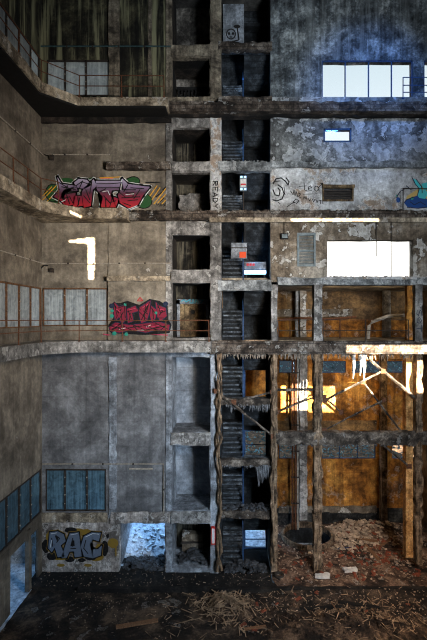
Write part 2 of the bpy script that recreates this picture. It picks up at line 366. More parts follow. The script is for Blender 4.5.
# ---------------------------------------------------------------- walkways
def walkway(z0, z1, xr, label, mat='slab'):
    poly = [(XL-.05, -9.4), (-8.4, -9.4)]
    for i in range(1, 18): poly.append((-8.4+R(-.02, .02), -9.4+(9.4-2.34)*i/18))
    poly += [(-8.4, -2.34), (-7.78, -1.66), (-7.16, -1.0)]
    n = int((xr+7.16)/.4)
    for i in range(1, n+1): poly.append((-7.16+(xr+7.16)*i/n, -1.0+R(-.03, .03)))
    poly += [(xr, .05), (XL-.05, .05)]
    return struct('walkway_slab', MB().prism(poly, z0, z1), mat, label)
walkway(22.77, 23.24, X(168, -1), 'upper concrete walkway slab along the walls')
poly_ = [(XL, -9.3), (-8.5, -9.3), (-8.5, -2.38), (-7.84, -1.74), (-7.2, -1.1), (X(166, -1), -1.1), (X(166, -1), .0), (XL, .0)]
struct('walkway_slab', MB().prism(poly_, 22.68, 22.78), 'black', 'black underside of the upper walkway with shade in its colour')  # thin black sheet paints the shade under the slab
trim(MB().rbox(X(168, -1)-.1, rx1_, -.6, .1, 22.77, 23.26, .3, .03, .08), 'ledge', 'broken sooty ledge continuing the upper walkway to the right')
walkway(17.45, 17.95, X(126, -1), 'middle concrete walkway slab below the multicoloured graffiti')
walkway(11.05, 11.6, X(211, -1), 'lower concrete walkway slab below the crimson graffiti', 'tower')

def railing(label, path, zb, h, mat, spacing=1.1, rails=(.5, 1.0), group=None, r=.022, skip=()):
    t = thing('railing', label, 'railing', (path[0][0], path[0][1], zb), group)
    P = [Vector((x, y, 0)) for x, y in path]
    for q in rails: MB().tube([(p.x, p.y, zb+h*q+R(-.01, .01)) for p in P], r).build('rail', mat, t)
    for a, b in zip(P, P[1:]):
        L = (b-a).length; n = max(1, int(round(L/spacing)))
        for i in range(n+1 if b is P[-1] else n):
            p = a.lerp(b, i/n)
            po_ = MB().tube([(p.x, p.y, zb-.03), (p.x+R(-.02, .02), p.y, zb+h*rails[-1])], r*1.15).build('post', mat, t)
            MB().box(p.x-.05, p.x+.05, p.y-.05, p.y+.05, zb-.03, zb+.015).build('foot_plate', mat, po_)
    return t
fas = [(-8.45, -8.6), (-8.45, -2.32), (-7.18, -1.05)]
railing('rusty railing along the dark upper walkway', fas+[(X(164, -1.05), -1.05)], 23.24, 1.0, 'rust', 1.9)
railing('short rusty railing on the left of the walkway at the multicoloured graffiti', fas[:2]+[(-7.9, -1.75)], 17.95, 1.0, 'rust', 1.3)
railing('long rusty railing passing in front of the crimson graffiti', fas+[(X(209, -1.05), -1.05)], 11.6, .98, 'rust', 2.0)

# pipes on walls
def pipe(label, pts, r, mat, cl=None):
    t = thing('pipe', label, 'pipe', pts[0])
    MB().tube(pts, r).build('tube', mat, t)
    P = [Vector(p) for p in pts]
    for a, b in zip(P, P[1:]):
        n = int((b-a).length/1.6)
        for i in range(1, n+1):
            c = a.lerp(b, i/(n+1)); d = (b-a).normalized()*.04
            MB().tube([c-d, c+d], r*1.5).build('clamp', 'darksteel', t)
    return t
pipe('thin pale pipe across the plain wall above the multicoloured graffiti', [(XL+.06, -8.5, Z(155)), (XL+.06, -.06, Z(155)), (X(110), -.06, Z(155))], .03, 'pipe')
pipe('thin pale pipe below the sun patch, above the grey plastic windows', [(XL+.05, -8.5, Z(263.5)), (XL+.05, -.05, Z(263.5)), (X(171), -.12, Z(263.5))], .028, 'pipe')
pipe('thin teal pipe crossing the black streaked wall at the top', [(X(42), -.14, Z(48)), (X(171), -.14, Z(48))], .035, 'teal')
pipe('conduit running above the blue plastic windows and down beside the tower', [(XL+.04, -.08, Z(463.5)), (X(164), -.08, Z(463.5)), (X(164), -.08, Z(514))], .032, 'pipe')
pipe('short grey tube fixed on the grey panel above the ground doorway', [(X(129.5), -.06, Z(468.5)), (X(153), -.06, Z(468.5))], .045, 'pipe')
jb = thing('junction_box', 'small black junction box on the pipe left of the sun patch', 'box', (X(52), -.1, Z(271)))
MB().box(X(50.5), X(54), -.14, 0, Z(272.5), Z(268.5)).build('body', 'darksteel', jb); MB().tube([(X(41), -.08, Z(269)), (X(45), -.1, Z(265.5)), (X(49), -.1, Z(266))], .03).build('cable', 'black', jb)
jb = thing('junction_box', 'small black junction box hanging from the pipe in the wall corner above the multicoloured graffiti', 'box', (X(52), -.1, Z(159)))
MB().box(X(50.5), X(54), -.14, 0, Z(160.5), Z(155.5)).build('body', 'darksteel', jb); MB().tube([(X(42), -.07, Z(154)), (X(51), -.1, Z(157))], .025).build('cable', 'black', jb)

# ---------------------------------------------------------------- plastic windows
nwin = [0]
def plastic_window(label, u0, u1, z0, z1, mull, mp, sheetmat, framemat, fw=.07):
    nwin[0] += 1
    base = mp((u0+u1)/2, .1, z0)
    t = thing('window_%d' % nwin[0], label, None, base, None, 'structure')
    fr = MB()
    def B(a, b, c, d, t0=-.02, t1=.12):
        vs = [mp(u, w, z) for u in (a, b) for w in (t0, t1) for z in (c, d)]
        fr.add(vs, [(0, 1, 3, 2), (4, 6, 7, 5), (0, 4, 5, 1), (2, 3, 7, 6), (0, 2, 6, 4), (1, 5, 7, 3)])
    B(u0, u1, z1-fw, z1); B(u0, u1, z0, z0+fw*.8)
    ms = [u0]+list(mull)+[u1]
    for m in ms: B(m-fw/2 if m != u0 else u0, m+fw/2 if m != u1 else u1, z0, z1)
    f = fr.build('frame', framemat, t)
    cl = MB()
    for m in mull:
        for k in range(4):
            z = z0+(z1-z0)*(.18+.21*k); p = Vector(mp(m, -.03, z)); cl.chunk(p, .035, 1)
    if mull: cl.build('clip', 'pipe', f)
    for a, b in zip(ms, ms[1:]):
        sh = MB(); nx = max(8, int((b-a)/.035)); nz = 7; vs = []; fs = []
        s0 = R(0, 50)
        for i in range(nx+1):
            for j in range(nz+1):
                u = a+(b-a)*i/nx; z = z0+(z1-z0)*j/nz
                w = .06+.012*math.sin(u*70)+.02*noise.noise(Vector((u*2+s0, z*1.5, 0)))
                vs.append(mp(u, w, z))
        for i in range(nx):
            for j in range(nz): fs.append((i*(nz+1)+j, (i+1)*(nz+1)+j, (i+1)*(nz+1)+j+1, i*(nz+1)+j+1))
        sh.add(vs, fs).build('plastic_panel', sheetmat, t, smooth=True)
    return t
ident = lambda u, t, z: (u, t, z)
lmm = [-.12-1.12*k for k in range(1, 7)]
plastic_window('corner window of dusty plastic panels on the upper walkway', X(47), X(109), Z(96), Z(60), [X(65), X(86)], ident, 'sheett', 'darksteel')
plastic_window('window of grey corrugated plastic panels left of the crimson graffiti', X(43), X(107.5), Z(326), Z(288), [X(64.5), X(87)], ident, 'sheetg', 'woodframe')
plastic_window('window of blue plastic panels above the ground graffiti', X(46), X(106), Z(511), Z(469), [X(65), X(87)], ident, 'sheetb', 'darksteel')
plastic_window('band of blue plastic panels low in the left wall', -7.8, -.12, 3.05, 5.2, lmm, lm, 'sheetb', 'darksteel')
plastic_window('band of grey plastic panels in the left wall', -7.8, -.12, 12.25, 14.2, lmm, lm, 'sheetg', 'woodframe')
plastic_window('band of dark dusty panels high in the left wall', -7.8, -.3, 23.8, 25.6, lmm, lm, 'sheett', 'darksteel')

# ---------------------------------------------------------------- tower of open cells
ax0, ax1 = X(172), X(210)
TW = [(-.0, 11.35, [(Z(567.5), Z(523)), (Z(510), Z(445)), (Z(432), Z(357))], 'blue'),
      (11.35, 23.5, [(Z(338), Z(283)), (Z(270), Z(235)), (Z(211), Z(173)), (Z(162), Z(128))], 'tower'),
      (23.5, zt, [(Z(97.5), Z(58)), (Z(46), zt+.1)], 'towerT')]
for z0, z1, cells, m in TW:
    struct('wall_tower', MB().wall(X(166), X(214), z0, z1, -.05, .25, [(ax0, ax1, a, b) for a, b in cells], seg=.5, amp=.02, chip=.05), m, 'concrete tower front pierced by open cells')
    struct('wall_tower', MB().wall(X(166), X(214), z0, z1, .25, 2.0, [(ax0-.02, ax1+.02, a, b+.02) for a, b in cells], seg=.6, amp=.02, chip=.02), 'blue' if z0 < 1 else 'shade_tone', 'inner sides and floors of the open cells')  # upper cells coloured near black to put recess shade on their sides
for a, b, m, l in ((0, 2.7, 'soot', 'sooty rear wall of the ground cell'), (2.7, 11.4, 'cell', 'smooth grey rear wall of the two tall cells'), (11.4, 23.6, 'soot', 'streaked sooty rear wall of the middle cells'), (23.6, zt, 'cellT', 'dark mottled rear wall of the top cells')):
    struct('wall_cell', MB().wall(X(166), X(216), a, b, 2.0, 2.2), m, l)
for (pt, pb, label) in ((510.5, 523, 'beam over the ground cell'), (432, 445, 'broad beam between the two tall cells'), (270, 279, 'chipped beam above the rusted door cell'), (162, 172, 'brick beam between the middle cells'), (46, 57.5, 'tan beam between the top cells')):
    struct('beam', MB().rbox(X(171), X(211), -.12, .1, Z(pb), Z(pt), chip=.05), 'tower' if pt > 100 else 'towerT', label)
# things inside the cells
d = thing('door_1', 'rusted steel door at the back of the cell beside the crimson graffiti', None, (X(193, 1.9), 1.9, 11.8), None, 'structure')
MB().box(X(180, 1.85), X(206, 1.85), 1.86, 1.98, 11.55, Z(304, 1.85)).build('door_leaf', 'door', d)
fr = MB(); fr.box(X(177, 1.85), X(180, 1.85), 1.8, 2, 11.5, Z(300, 1.85)).box(X(206, 1.85), X(208.5, 1.85), 1.8, 2, 11.5, Z(300, 1.85)).box(X(177, 1.85), X(208.5, 1.85), 1.8, 2, Z(304, 1.85), Z(299.5, 1.85)); fr.build('frame', 'blue', d)
MB().tube([(X(193, 1.85), 1.84, Z(312, 1.85)), (X(193, 1.85), 1.9, Z(312, 1.85))], .12, 12).build('round_hole', 'black', d)
sb = thing('switch_plate', 'two small dark switch plates beside the rusted door', 'switch', (X(174.5, 1), .9, Z(315)))
for z in (312, 318): MB().box(ax0, ax0+.05, .7, .9, Z(z+1.5, .8), Z(z-1.5, .8)).build('switch', 'black', sb)
lw = thing('low_wall', 'low black balustrade at the back of the second cell from the top', 'balustrade', (X(192, 1.6), 1.6, Z(97.5)))
for k in range(9): MB().box(X(178+k*3.4, 1.6), X(179.6+k*3.4, 1.6), 1.55, 1.7, Z(97.5)-.02, Z(90, 1.6)).build('baluster', 'black', lw)
MB().box(X(177, 1.6), X(208, 1.6), 1.5, 1.75, Z(90.5, 1.6), Z(88, 1.6)).build('coping', 'black', lw)
lw = thing('low_wall', 'crumbling half height wall inside the cell right of the yellow stripes', 'wall', (X(192, 1.5), 1.5, Z(211)))
MB().rbox(X(178, 1.4), X(206, 1.4), 1.4, 1.6, Z(211)-.03, Z(193, 1.4), .2, .06, .12).build('masonry', 'tower', lw)
cb = thing('concrete_block', 'pale concrete block standing in the dark ground cell', 'block', (X(192, 1.5), 1.5, Z(567)))
MB().rbox(X(182, 1.4), X(203, 1.4), 1.4, 1.9, Z(567.5), Z(534, 1.4), .25, .02, .04).build('block', 'plaster3', cb)
MB().rbox(X(180, 1.3), X(205, 1.3), 1.3, 1.38, Z(544, 1.3), Z(542, 1.3)).build('board', 'darksteel', cb)

# ---------------------------------------------------------------- stairwell
def column(px0, px1, py0, py1, y0, y1, mat, label, amp=.02, chip=.05, seg=.3):
    return struct('column', MB().rbox(X(px0), X(px1), y0, y1, Z(py1), Z(py0), seg, amp, chip), mat, label)
column(210.5, 221.5, -10, 99, -.12, .5, 'towerT', 'tan column left of the stairwell at the top')
column(210.5, 221.5, 108, 214, -.12, .5, 'plaster2', 'grey column with black vertical lettering')
column(210.5, 221.5, 222, 341, -.12, .5, 'tower', 'grey column left of the stairwell below the brick ledge')
column(210.5, 218.5, 352, 572, -.12, .5, 'blue', 'grey column between tall cells and stairwell')
column(271, 277.5, 284, 342, -.1, .5, 'tower', 'slim grey column right of the stairwell')
column(271, 277.5, 352, 572, -.1, .5, 'timber', 'crumbling brown column right of the stairs', .05, .1)
sx0, sx1 = X(221.5), X(271)
SY = 2.2
slabs = [(340, 352), (398.5, 405), (459, 466), (509.5, 518), (280, 291), (212, 222), (162, 172), (97.5, 107), (43, 51)]
for a, b in slabs:
    struct('beam', MB().rbox(X(218), X(272), -.15, .25, Z(b), Z(a), .25, .03, .06), 'beam' if a > 341 else ('ledge2' if a in (162, 280) else 'ledge'), 'crusty slab edge across the stairwell')
    struct('landing_slab', MB().box(sx0, sx1, .2, .55, Z(a)-.25, Z(a)-.02), 'step', 'front landing of the stairwell')
# side and rear walls
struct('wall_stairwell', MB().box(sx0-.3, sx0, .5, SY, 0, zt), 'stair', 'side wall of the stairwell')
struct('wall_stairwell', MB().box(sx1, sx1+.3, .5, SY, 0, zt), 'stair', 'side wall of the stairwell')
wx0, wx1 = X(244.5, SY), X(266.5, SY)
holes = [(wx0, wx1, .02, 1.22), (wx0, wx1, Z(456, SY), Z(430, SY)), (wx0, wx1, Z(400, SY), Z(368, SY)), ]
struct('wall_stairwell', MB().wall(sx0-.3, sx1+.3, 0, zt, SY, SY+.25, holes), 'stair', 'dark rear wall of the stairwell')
levels = [0.0, Z(510), Z(459), Z(399), Z(340), Z(280), Z(212), Z(162), Z(97.5), Z(43), zt+1]
xm = X(243.5)
lv = ['lowest', 'second lowest', 'third lowest', 'fourth lowest', 'fifth lowest', 'sixth lowest', 'seventh lowest', 'third highest', 'second highest', 'topmost']
for i in range(10):
    a, b = levels[i], levels[i+1]; m = (a+b)/2; n = 7
    for (x0, x1, z0, z1, back, side) in ((sx0+.03, xm-.03, a, m, True, 'left'), (xm+.05, sx1-.03, m, b, False, 'right')):
        if b > zt and not back: continue
        y0, y1 = .55, 1.6
        t = thing('stair_flight', '%s of the stairwell storeys, concrete flight on the %s side' % (lv[i].capitalize(), side), 'stairs', ((x0+x1)/2, y0, z0), 'stair flights of the tower')
        prof = []
        dy, dz = (y1-y0)/n, (z1-z0)/n
        st = MB()
        for k in range(n):
            ya = y0+dy*k if back else y1-dy*(k+1)
            zz = z0+dz*(k+1)
            st.rbox(x0, x1, ya-.03, ya+dy+.03, zz-.09, zz, .3, .012, .02)
        st.build('treads', 'step', t)
        sl = MB()
        p, q = ((y0, z0), (y1, z1)) if back else ((y1, z0), (y0, z1))
        sl.add([(x, y, z+o) for x in (x0, x1) for (y, z) in (p, q) for o in (-.22, -.06)], [(0, 1, 3, 2), (4, 6, 7, 5), (0, 4, 5, 1), (2, 3, 7, 6), (0, 2, 6, 4), (1, 5, 7, 3)])
        sl.build('waist_slab', 'stair', t)
    struct('landing_slab', MB().box(sx0, sx1, 1.6, SY, m-.15, m), 'stair', 'half landing at the back of the stairwell')
    if b < zt+.5:
        pp = thing('newel_post', '%s of the stairwell storeys, slim steel post between the flights' % lv[i].capitalize(), 'post', (xm, .5, a), 'stairwell posts')
        MB().box(xm-.035, xm+.035, .46, .54, a-.02, min(a+1.15, b)).build('post', 'bluesteel', pp)
        MB().bar((xm, .5, a+1.1), (xm, 1.62, m+1.0), .05, .05).build('handrail', 'bluesteel', pp)
        MB().bar((xm, .5, a+.6), (xm, 1.62, m+.5), .03, .03).build('mid_rail', 'darksteel', pp)
# window frames at the rear of the stairwell
for a, b, label in ((.02, 1.22, 'steel framed opening at the foot of the stairs'), (Z(456, SY), Z(430, SY), 'steel framed stair window with leaves behind'), (Z(400, SY), Z(368, SY), 'steel framed stair doorway with ochre light behind')):
    nwin[0] += 1
    t = thing('window_%d' % nwin[0], label, None, (wx0, SY, a), None, 'structure')
    f = MB(); w = .05
    f.box(wx0-.04, wx0+w, SY-.05, SY+.05, a, b).box(wx1-w, wx1+.04, SY-.05, SY+.05, a, b).box(wx0+w, wx1-w, SY-.05, SY+.05, b-w, b).box(wx0+w, wx1-w, SY-.04, SY+.04, a, a+w)
    f.build('frame', 'bluesteel', t)
    if a < 6: MB().box(wx0+w, wx1-w, SY-.02, SY+.02, a+(b-a)*.42, a+(b-a)*.42+.045).build('glazing_bar', 'bluesteel', t)
# lit box on a post, painted boards
lb = thing('light_box', 'lit blue and white box sign on a post in the stairwell', 'sign', (X(243.5), .42, Z(212)))
MB().box(X(240), X(247), .36, .46, Z(191, .4), Z(176, .4)).build('case', 'metalgrey', lb)
MB().box(X(240.6), X(246.4), .335, .36, Z(187.5, .4), Z(179.5, .4)).build('panel', 'paper', lb)
MB().box(X(240.8), X(246.2), .325, .335, Z(185.5, .4), Z(184, .4)).build('red_stripe', 'pred', lb)
for p in (176.4, 188.5):
    for q in (240.6, 244.4): MB().box(X(q), X(q+2), .33, .36, Z(p+1.6, .4), Z(p, .4)).build('lamp', 'led', lb)
MB().box(X(243.2), X(244.2), .4, .46, Z(212)-.02, Z(191, .4)).build('post', 'darksteel', lb)
tb = thing('notice_board', 'pale painted board with red scrawl on the stairwell wall', 'board', (X(239, .45), .45, Z(259, .45)))
MB().box(X(231, .45), X(247, .45), .4, .45, Z(258.5, .45), Z(243, .45)).build('board', 'blue', tb)
for p_ in (233, 245): MB().tube([(X(p_, .45), .42, Z(243, .45)), (X(p_, .45), .35, Z(222))], .012).build('hanger', 'darksteel', tb)
MB().box(X(239.5, .45), X(246, .45), .39, .4, Z(258, .45), Z(252, .45)).build('red_patch', 'porange', tb)
MB().box(X(231, .45), X(247, .45), .38, .4, Z(248.5, .45), Z(247.5, .45)).build('batten', 'darksteel', tb)
tb = thing('notice_board', 'pale board with red letters above the glowing strip in the stairwell', 'board', (X(255, .6), .6, Z(269, .6)))
MB().box(X(244.5, .6), X(266, .6), .58, .62, Z(269.5, .6), Z(262, .6)).build('board', 'blue', tb)
for k in range(3): MB().box(X(246.5+k*3, .57), X(248.7+k*3, .57), .565, .58, Z(265.8, .6), Z(263.5, .6)).build('letter', 'pred', tb)
sl_ = thing('glow_strip', 'glaring blue white strip added for the bright window slit low in the stairwell', 'lamp', (X(255, .5), .5, Z(274, .5)))  # glowing strip added in place of the bright window slit
MB().box(X(244.5, .5), X(266, .5), .5, .58, Z(274, .5), Z(270.5, .5)).build('tube', 'slit_glow', sl_)
MB().box(X(244, .5), X(266.5, .5), .58, .64, Z(274.5, .5), Z(269.8, .5)).build('housing', 'darksteel', sl_)
for p_ in (246, 264): MB().box(X(p_, .5), X(p_+.9, .5), .6, .66, Z(280)-.02, Z(274, .5)).build('bracket', 'darksteel', sl_)
gb = thing('panel_board', 'pale board with a black sprayed face at the top of the stairwell', 'board', (X(232, .42), .42, Z(43)))
MB().box(X(223, .42), X(244, .42), .42, .46, Z(43.5), Z(4, .42)).build('board', 'blue', gb)
def disc(mb, px, py, rx, ry, y, n=18, inner=0):
    if inner:
        vs = []; fs = []
        for k in range(n):
            c, s_ = math.cos(6.2832*k/n), math.sin(6.2832*k/n)
            for q in (1, inner): vs.append((X(px+rx*q*c, y), y, Z(py+ry*q*s_, y)))
        for k in range(n): fs.append((2*k, 2*((k+1) % n), 2*((k+1) % n)+1, 2*k+1))
        return mb.add(vs, fs)
    return mb.add([(X(px+rx*math.cos(6.2832*k/n), y), y, Z(py+ry*math.sin(6.2832*k/n), y)) for k in range(n)], [tuple(range(n))])
fm = MB(); disc(fm, 231, 34, 5, 5.5, .41, inner=.78); disc(fm, 229, 33.5, 1.2, 1.5, .41); disc(fm, 233, 33.5, 1.2, 1.5, .41); disc(fm, 231, 37, 1.8, .7, .41)
fm.build('sprayed_face', 'pblack', gb)
fm = MB(); fm.bar((X(237, .40), .40, Z(27, .42)), (X(239, .40), .40, Z(40, .42)), .07, .02); disc(fm, 237, 26.5, 3.4, 1.8, .405); fm.bar((X(239, .40), .40, Z(40, .42)), (X(232, .40), .40, Z(42, .42)), .05, .02)
fm.build('sprayed_mushroom', 'pblack', gb)

# ---------------------------------------------------------------- right part of the back wall
rx0, rx1 = X(270.5), 11.6
W = [(97, -10, [(X(322), X(413), Z(98), Z(60)), (X(424), X(520), Z(98), Z(60))], 'topR', 'dark weathered wall with the top window'),
     (163, 97, [(X(323.5), X(351.5), Z(142), Z(128))], 'plaster', 'peeling wall with the small window'),
     (214, 163, [(X(322.5), X(353), Z(200), Z(186))], 'plaster2', 'pale wall with black scribbles'),
     (282, 214, [(X(327), X(413), Z(278), Z(240))], 'plaster3', 'tan wall with the big white window')]
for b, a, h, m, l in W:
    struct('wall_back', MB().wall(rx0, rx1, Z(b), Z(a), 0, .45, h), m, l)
def framed(label, px0, px1, py0, py1, y, mull, mat, fw=.06, pane=True):
    nwin[0] += 1
    t = thing('window_%d' % nwin[0], label, None, (X(px0), y, Z(py1)), None, 'structure')
    x0, x1, z0, z1 = X(px0), X(px1), Z(py1), Z(py0)
    f = MB(); f.box(x0, x1, y, y+.08, z1-fw, z1).box(x0, x1, y, y+.08, z0, z0+fw).box(x0, x0+fw, y, y+.08, z0, z1).box(x1-fw, x1, y, y+.08, z0, z1)
    f.build('frame', mat, t)
    for m in mull: MB().box(X(m)-fw/2, X(m)+fw/2, y, y+.08, z0, z1).build('mullion', mat, t)
    if pane:
        ms = [px0]+list(mull)+[px1]
        for a, b in zip(ms, ms[1:]): MB().box(X(a)+.03, X(b)-.03, y+.035, y+.045, z0+.03, z1-.03).build('pane', 'glass', t)
    return t
framed('wide four pane window high on the dark wall', 322, 413, 60, 98, .05, [345.5, 369, 392], 'bluesteel', .05)
framed('cut off window at the right edge on the dark wall', 424, 520, 60, 98, .05, [445], 'bluesteel', .05)
framed('small single window in the peeling wall', 323.5, 351.5, 128, 142, .02, [], 'bluesteel', .08)
# ledges
trim(MB().rbox(X(166), rx1, -.25, .1, Z(119), Z(107), .4, .03, .06), 'shade_tone', 'dark shade band under the upper walkway')  # dark colour paints the walkway's shade on the wall
trim(MB().rbox(X(271), rx1, -.22, .1, Z(169), Z(162.5), .3, .03, .06), 'ledge2', 'pale chipped ledge between the plaster walls')
trim(MB().rbox(X(126, -1)-.2, rx1, -.4, .1, Z(221.5), Z(212.5), .3, .03, .07), 'ledge', 'crumbling brick ledge across the whole facade')
trim(MB().rbox(X(210), X(520), -.46, -.38, Z(222.3, -.4), Z(217.8, -.4), .5, .006, 0), 'slab', 'thin tan drip edge under the brick ledge')
trim(MB().rbox(X(277), rx1, -.1, .5, Z(285), Z(277.5), .3, .03, .05), 'ledge2', 'beam under the big white window')
trim(MB().rbox(X(210), rx1, -.35, .5, Z(354), Z(341), .3, .03, .06), 'ledge', 'slab edge over the tall bay')
trim(MB().rbox(X(325), X(416), -.15, .3, Z(279.5), Z(276.5), .2, .03, .06), 'plaster2', 'chipped sill of the big white window')
def lumps(name, label, px0, px1, py, y, n, r, mat):
    mb = MB()
    for _ in range(n): mb.chunk((X(R(px0, px1)), y+R(-.06, .1), Z(py)+r*.3), R(.4, 1)*r, .8)
    return tag(mb.build(name, mat), label, 'rubble', None, 'stuff')
lumps('masonry_crumbs', 'broken bits of masonry lying on the sill of the big white window', 327, 413, 277.2, -.05, 40, .06, 'ledge')
lumps('masonry_crumbs', 'broken bits of masonry along the brick ledge', 130, 426, 212.5, -.25, 160, .09, 'ledge')
lumps('masonry_crumbs', 'broken bits of masonry on the pale ledge above the scribbles', 224, 426, 162.5, -.1, 110, .07, 'ledge2')
# louvre, lamp box, vent, poles
lv_ = thing('louvre_panel', 'grey louvred metal panel left of the big white window', 'louvre', (X(306), 0, Z(266)))
f = MB(); f.box(X(297), X(315.5), -.07, .03, Z(266.5), Z(264.5)).box(X(297), X(315.5), -.07, .03, Z(235.5), Z(233)).box(X(297), X(299), -.07, .03, Z(264.5), Z(235.5)).box(X(313.5), X(315.5), -.07, .03, Z(264.5), Z(235.5)).box(X(299), X(313.5), -.06, .03, Z(251.5), Z(249.8)); f.build('frame', 'metalgrey', lv_)
f = MB()
for k in range(20):
    z = Z(264-k*1.46); f.add([(X(299), -.05, z), (X(313.5), -.05, z), (X(313.5), .0, z+.05), (X(299), .0, z+.05)], [(0, 1, 2, 3)])
f.build('slats', 'metalgrey', lv_); MB().box(X(299), X(313.5), .005, .02, Z(264.5), Z(235.5)).build('backing', 'darksteel', lv_)
lb = thing('wall_lamp', 'small dark bulkhead lamp on the tan wall left of the louvre', 'lamp', (X(284), -.1, Z(239)))
MB().box(X(280.5), X(288), -.16, .02, Z(239.5), Z(233.8)).build('housing', 'black', lb); MB().box(X(281.6), X(287), -.18, -.16, Z(238.6), Z(235)).build('lens', 'metalgrey', lb)
MB().tube([(X(284), -.03, Z(233.8)), (X(284), -.03, Z(222.5))], .02).build('cable', 'black', lb)
vn = thing('wall_vent', 'rusty recessed vent box in the pale scribbled wall', 'vent', (X(338), 0, Z(202)))
f = MB(); f.rbox(X(322), X(354.5), -.16, .03, Z(188.5), Z(185.3), .25, .02, .03); f.box(X(322.3), X(323.6), -.06, .2, Z(201), Z(188)).box(X(352), X(353.4), -.06, .2, Z(201), Z(188)).box(X(322.3), X(353.4), -.06, .2, Z(201.5), Z(199.8)); f.build('surround', 'door', vn)
f = MB()
for k in range(6): f.box(X(323.6), X(352), .04, .16, Z(190.7+k*1.7), Z(189.9+k*1.7))
f.build('louvre_blades', 'darksteel', vn); MB().box(X(323.4), X(352.4), .25, .3, Z(200), Z(186)).build('back_plate', 'rubbleD', vn)
po = thing('pole', 'thin dark pole hanging over the middle of the big white window', 'pole', (X(375), -.1, Z(222)))
MB().tube([(X(375.5), -.12, Z(221)), (X(375.5), -.12, Z(257))], .018).build('pole', 'darksteel', po)
po = thing('pole', 'thin dark pole running full height past the right of the big white window', 'pole', (X(391), -.1, Z(278)))
MB().tube([(X(391), -.12, Z(221)), (X(391), -.1, Z(277))], .018).build('pole', 'darksteel', po)
railing('dark blue railing in front of the top window', [(X(403, -.9), -.9), (X(460, -.9), -.9)], 23.24, 1.0, 'bluesteel', 2.1, (.28, .62, 1.0))
railing('thin black railing around the teal and blue graffiti', [(X(403, -.3), -.3), (X(460, -.3), -.3)], Z(212.5), 1.1, 'darksteel', 3, (1.0,))

# ---------------------------------------------------------------- open bays behind the facade
BY = 5.0
bx0 = -.4
struct('floor_slab', MB().box(sx1+.3, rx1, .5, BY, 11.1, 11.55), 'slab', 'floor of the upper open bay')
struct('floor_slab', MB().box(bx0, rx1, .5, BY+.3, 14.35, 14.75), 'slab', 'ceiling of the upper open bay')
struct('wall_bay', MB().wall(bx0, rx1, 11.5, 14.4, BY, BY+.3), 'ochreU', 'rear wall of the upper open bay')
trim(MB().rbox(sx1+.3, rx1, BY-.06, BY+.02, 11.5, Z(319, BY)), 'ochre', 'ochre painted dado of the upper bay')
trim(MB().rbox(sx1+.3, X(352, BY), BY-.12, BY, Z(317, BY), Z(309, BY), .3, .03, .04), 'plaster3', 'pale broken band on the upper bay wall')
yw = BY
rh = [(X(279, yw), X(297, yw), Z(373, yw), Z(360.5, yw)), (X(321, yw), X(346, yw), Z(373, yw), Z(361, yw)), (X(352, yw), X(423, yw), Z(373, yw), Z(361, yw)),
      (X(279, yw), X(297, yw), Z(459, yw), Z(440, yw)), (X(322, yw), X(376, yw), Z(459, yw), Z(440, yw)), (X(392, yw), X(424, yw), Z(459, yw), Z(440, yw)), (X(243, yw), X(268, yw), Z(458, yw), Z(428, yw))]
struct('wall_bay', MB().wall(bx0, rx1, Z(508, yw), 11.1, yw, yw+.3, rh, seg=.7), 'ochre', 'ochre rear wall of the tall bay')
struct('wall_bay', MB().wall(bx0, rx1, -.3, Z(508, yw), yw-.03, yw+.3), 'base', 'dark damp base of the tall bay wall')
trim(MB().rbox(X(278, yw), X(376, yw), yw-.16, yw, Z(512, yw), Z(505.5, yw), .3, .03, .05), 'plaster3', 'pale broken ledge along the bay wall')
trim(MB().rbox(X(278, yw), X(376, yw), yw-.14, yw, Z(430, yw), Z(420, yw), .3, .03, .05), 'ochreU', 'pale band on the ochre wall above the brace')
struct('wall_bay', MB().box(rx1, rx1+.3, 0, BY+.3, -.3, 14.75), 'ochreU', 'end wall of the bays')
struct('wall_bay', MB().box(bx0-.3, bx0, SY, BY+.3, 2.6, 14.75), 'ochreU', 'partition behind the stairwell')
for i, h in enumerate(rh[:6]):
    nwin[0] += 1
    t = thing('window_%d' % nwin[0], ['upper left bay window', 'upper middle bay window', 'upper right bay window', 'lower left bay window', 'lower middle bay window', 'lower right bay window'][i]+' with leaves outside', None, (h[0], yw, h[2]), None, 'structure')
    f = MB(); w = .05; f.box(h[0], h[1], yw+.1, yw+.18, h[2], h[2]+w).box(h[0], h[1], yw+.1, yw+.18, h[3]-w, h[3]).box(h[0], h[0]+w, yw+.1, yw+.18, h[2], h[3]).box(h[1]-w, h[1], yw+.1, yw+.18, h[2], h[3]); f.build('frame', 'bluesteel', t)
    n = max(1, int((h[1]-h[0])/1.0))
    for k in range(1, n): 
        x = h[0]+(h[1]-h[0])*k/n; MB().box(x-.02, x+.02, yw+.1, yw+.18, h[2], h[3]).build('mullion', 'bluesteel', t)
    MB().box(h[0]+w, h[1]-w, yw+.13, yw+.14, h[2]+w, h[3]-w).build('pane', 'glass', t)
trim(MB().rbox(X(278, yw), X(424, yw), yw-.05, yw+.02, Z(359, yw), 11.08, .3, .02, .04), 'tan', 'pale tan band painting warm light along the top of the ochre wall')  # paler colour stands in for warm light on the wall top
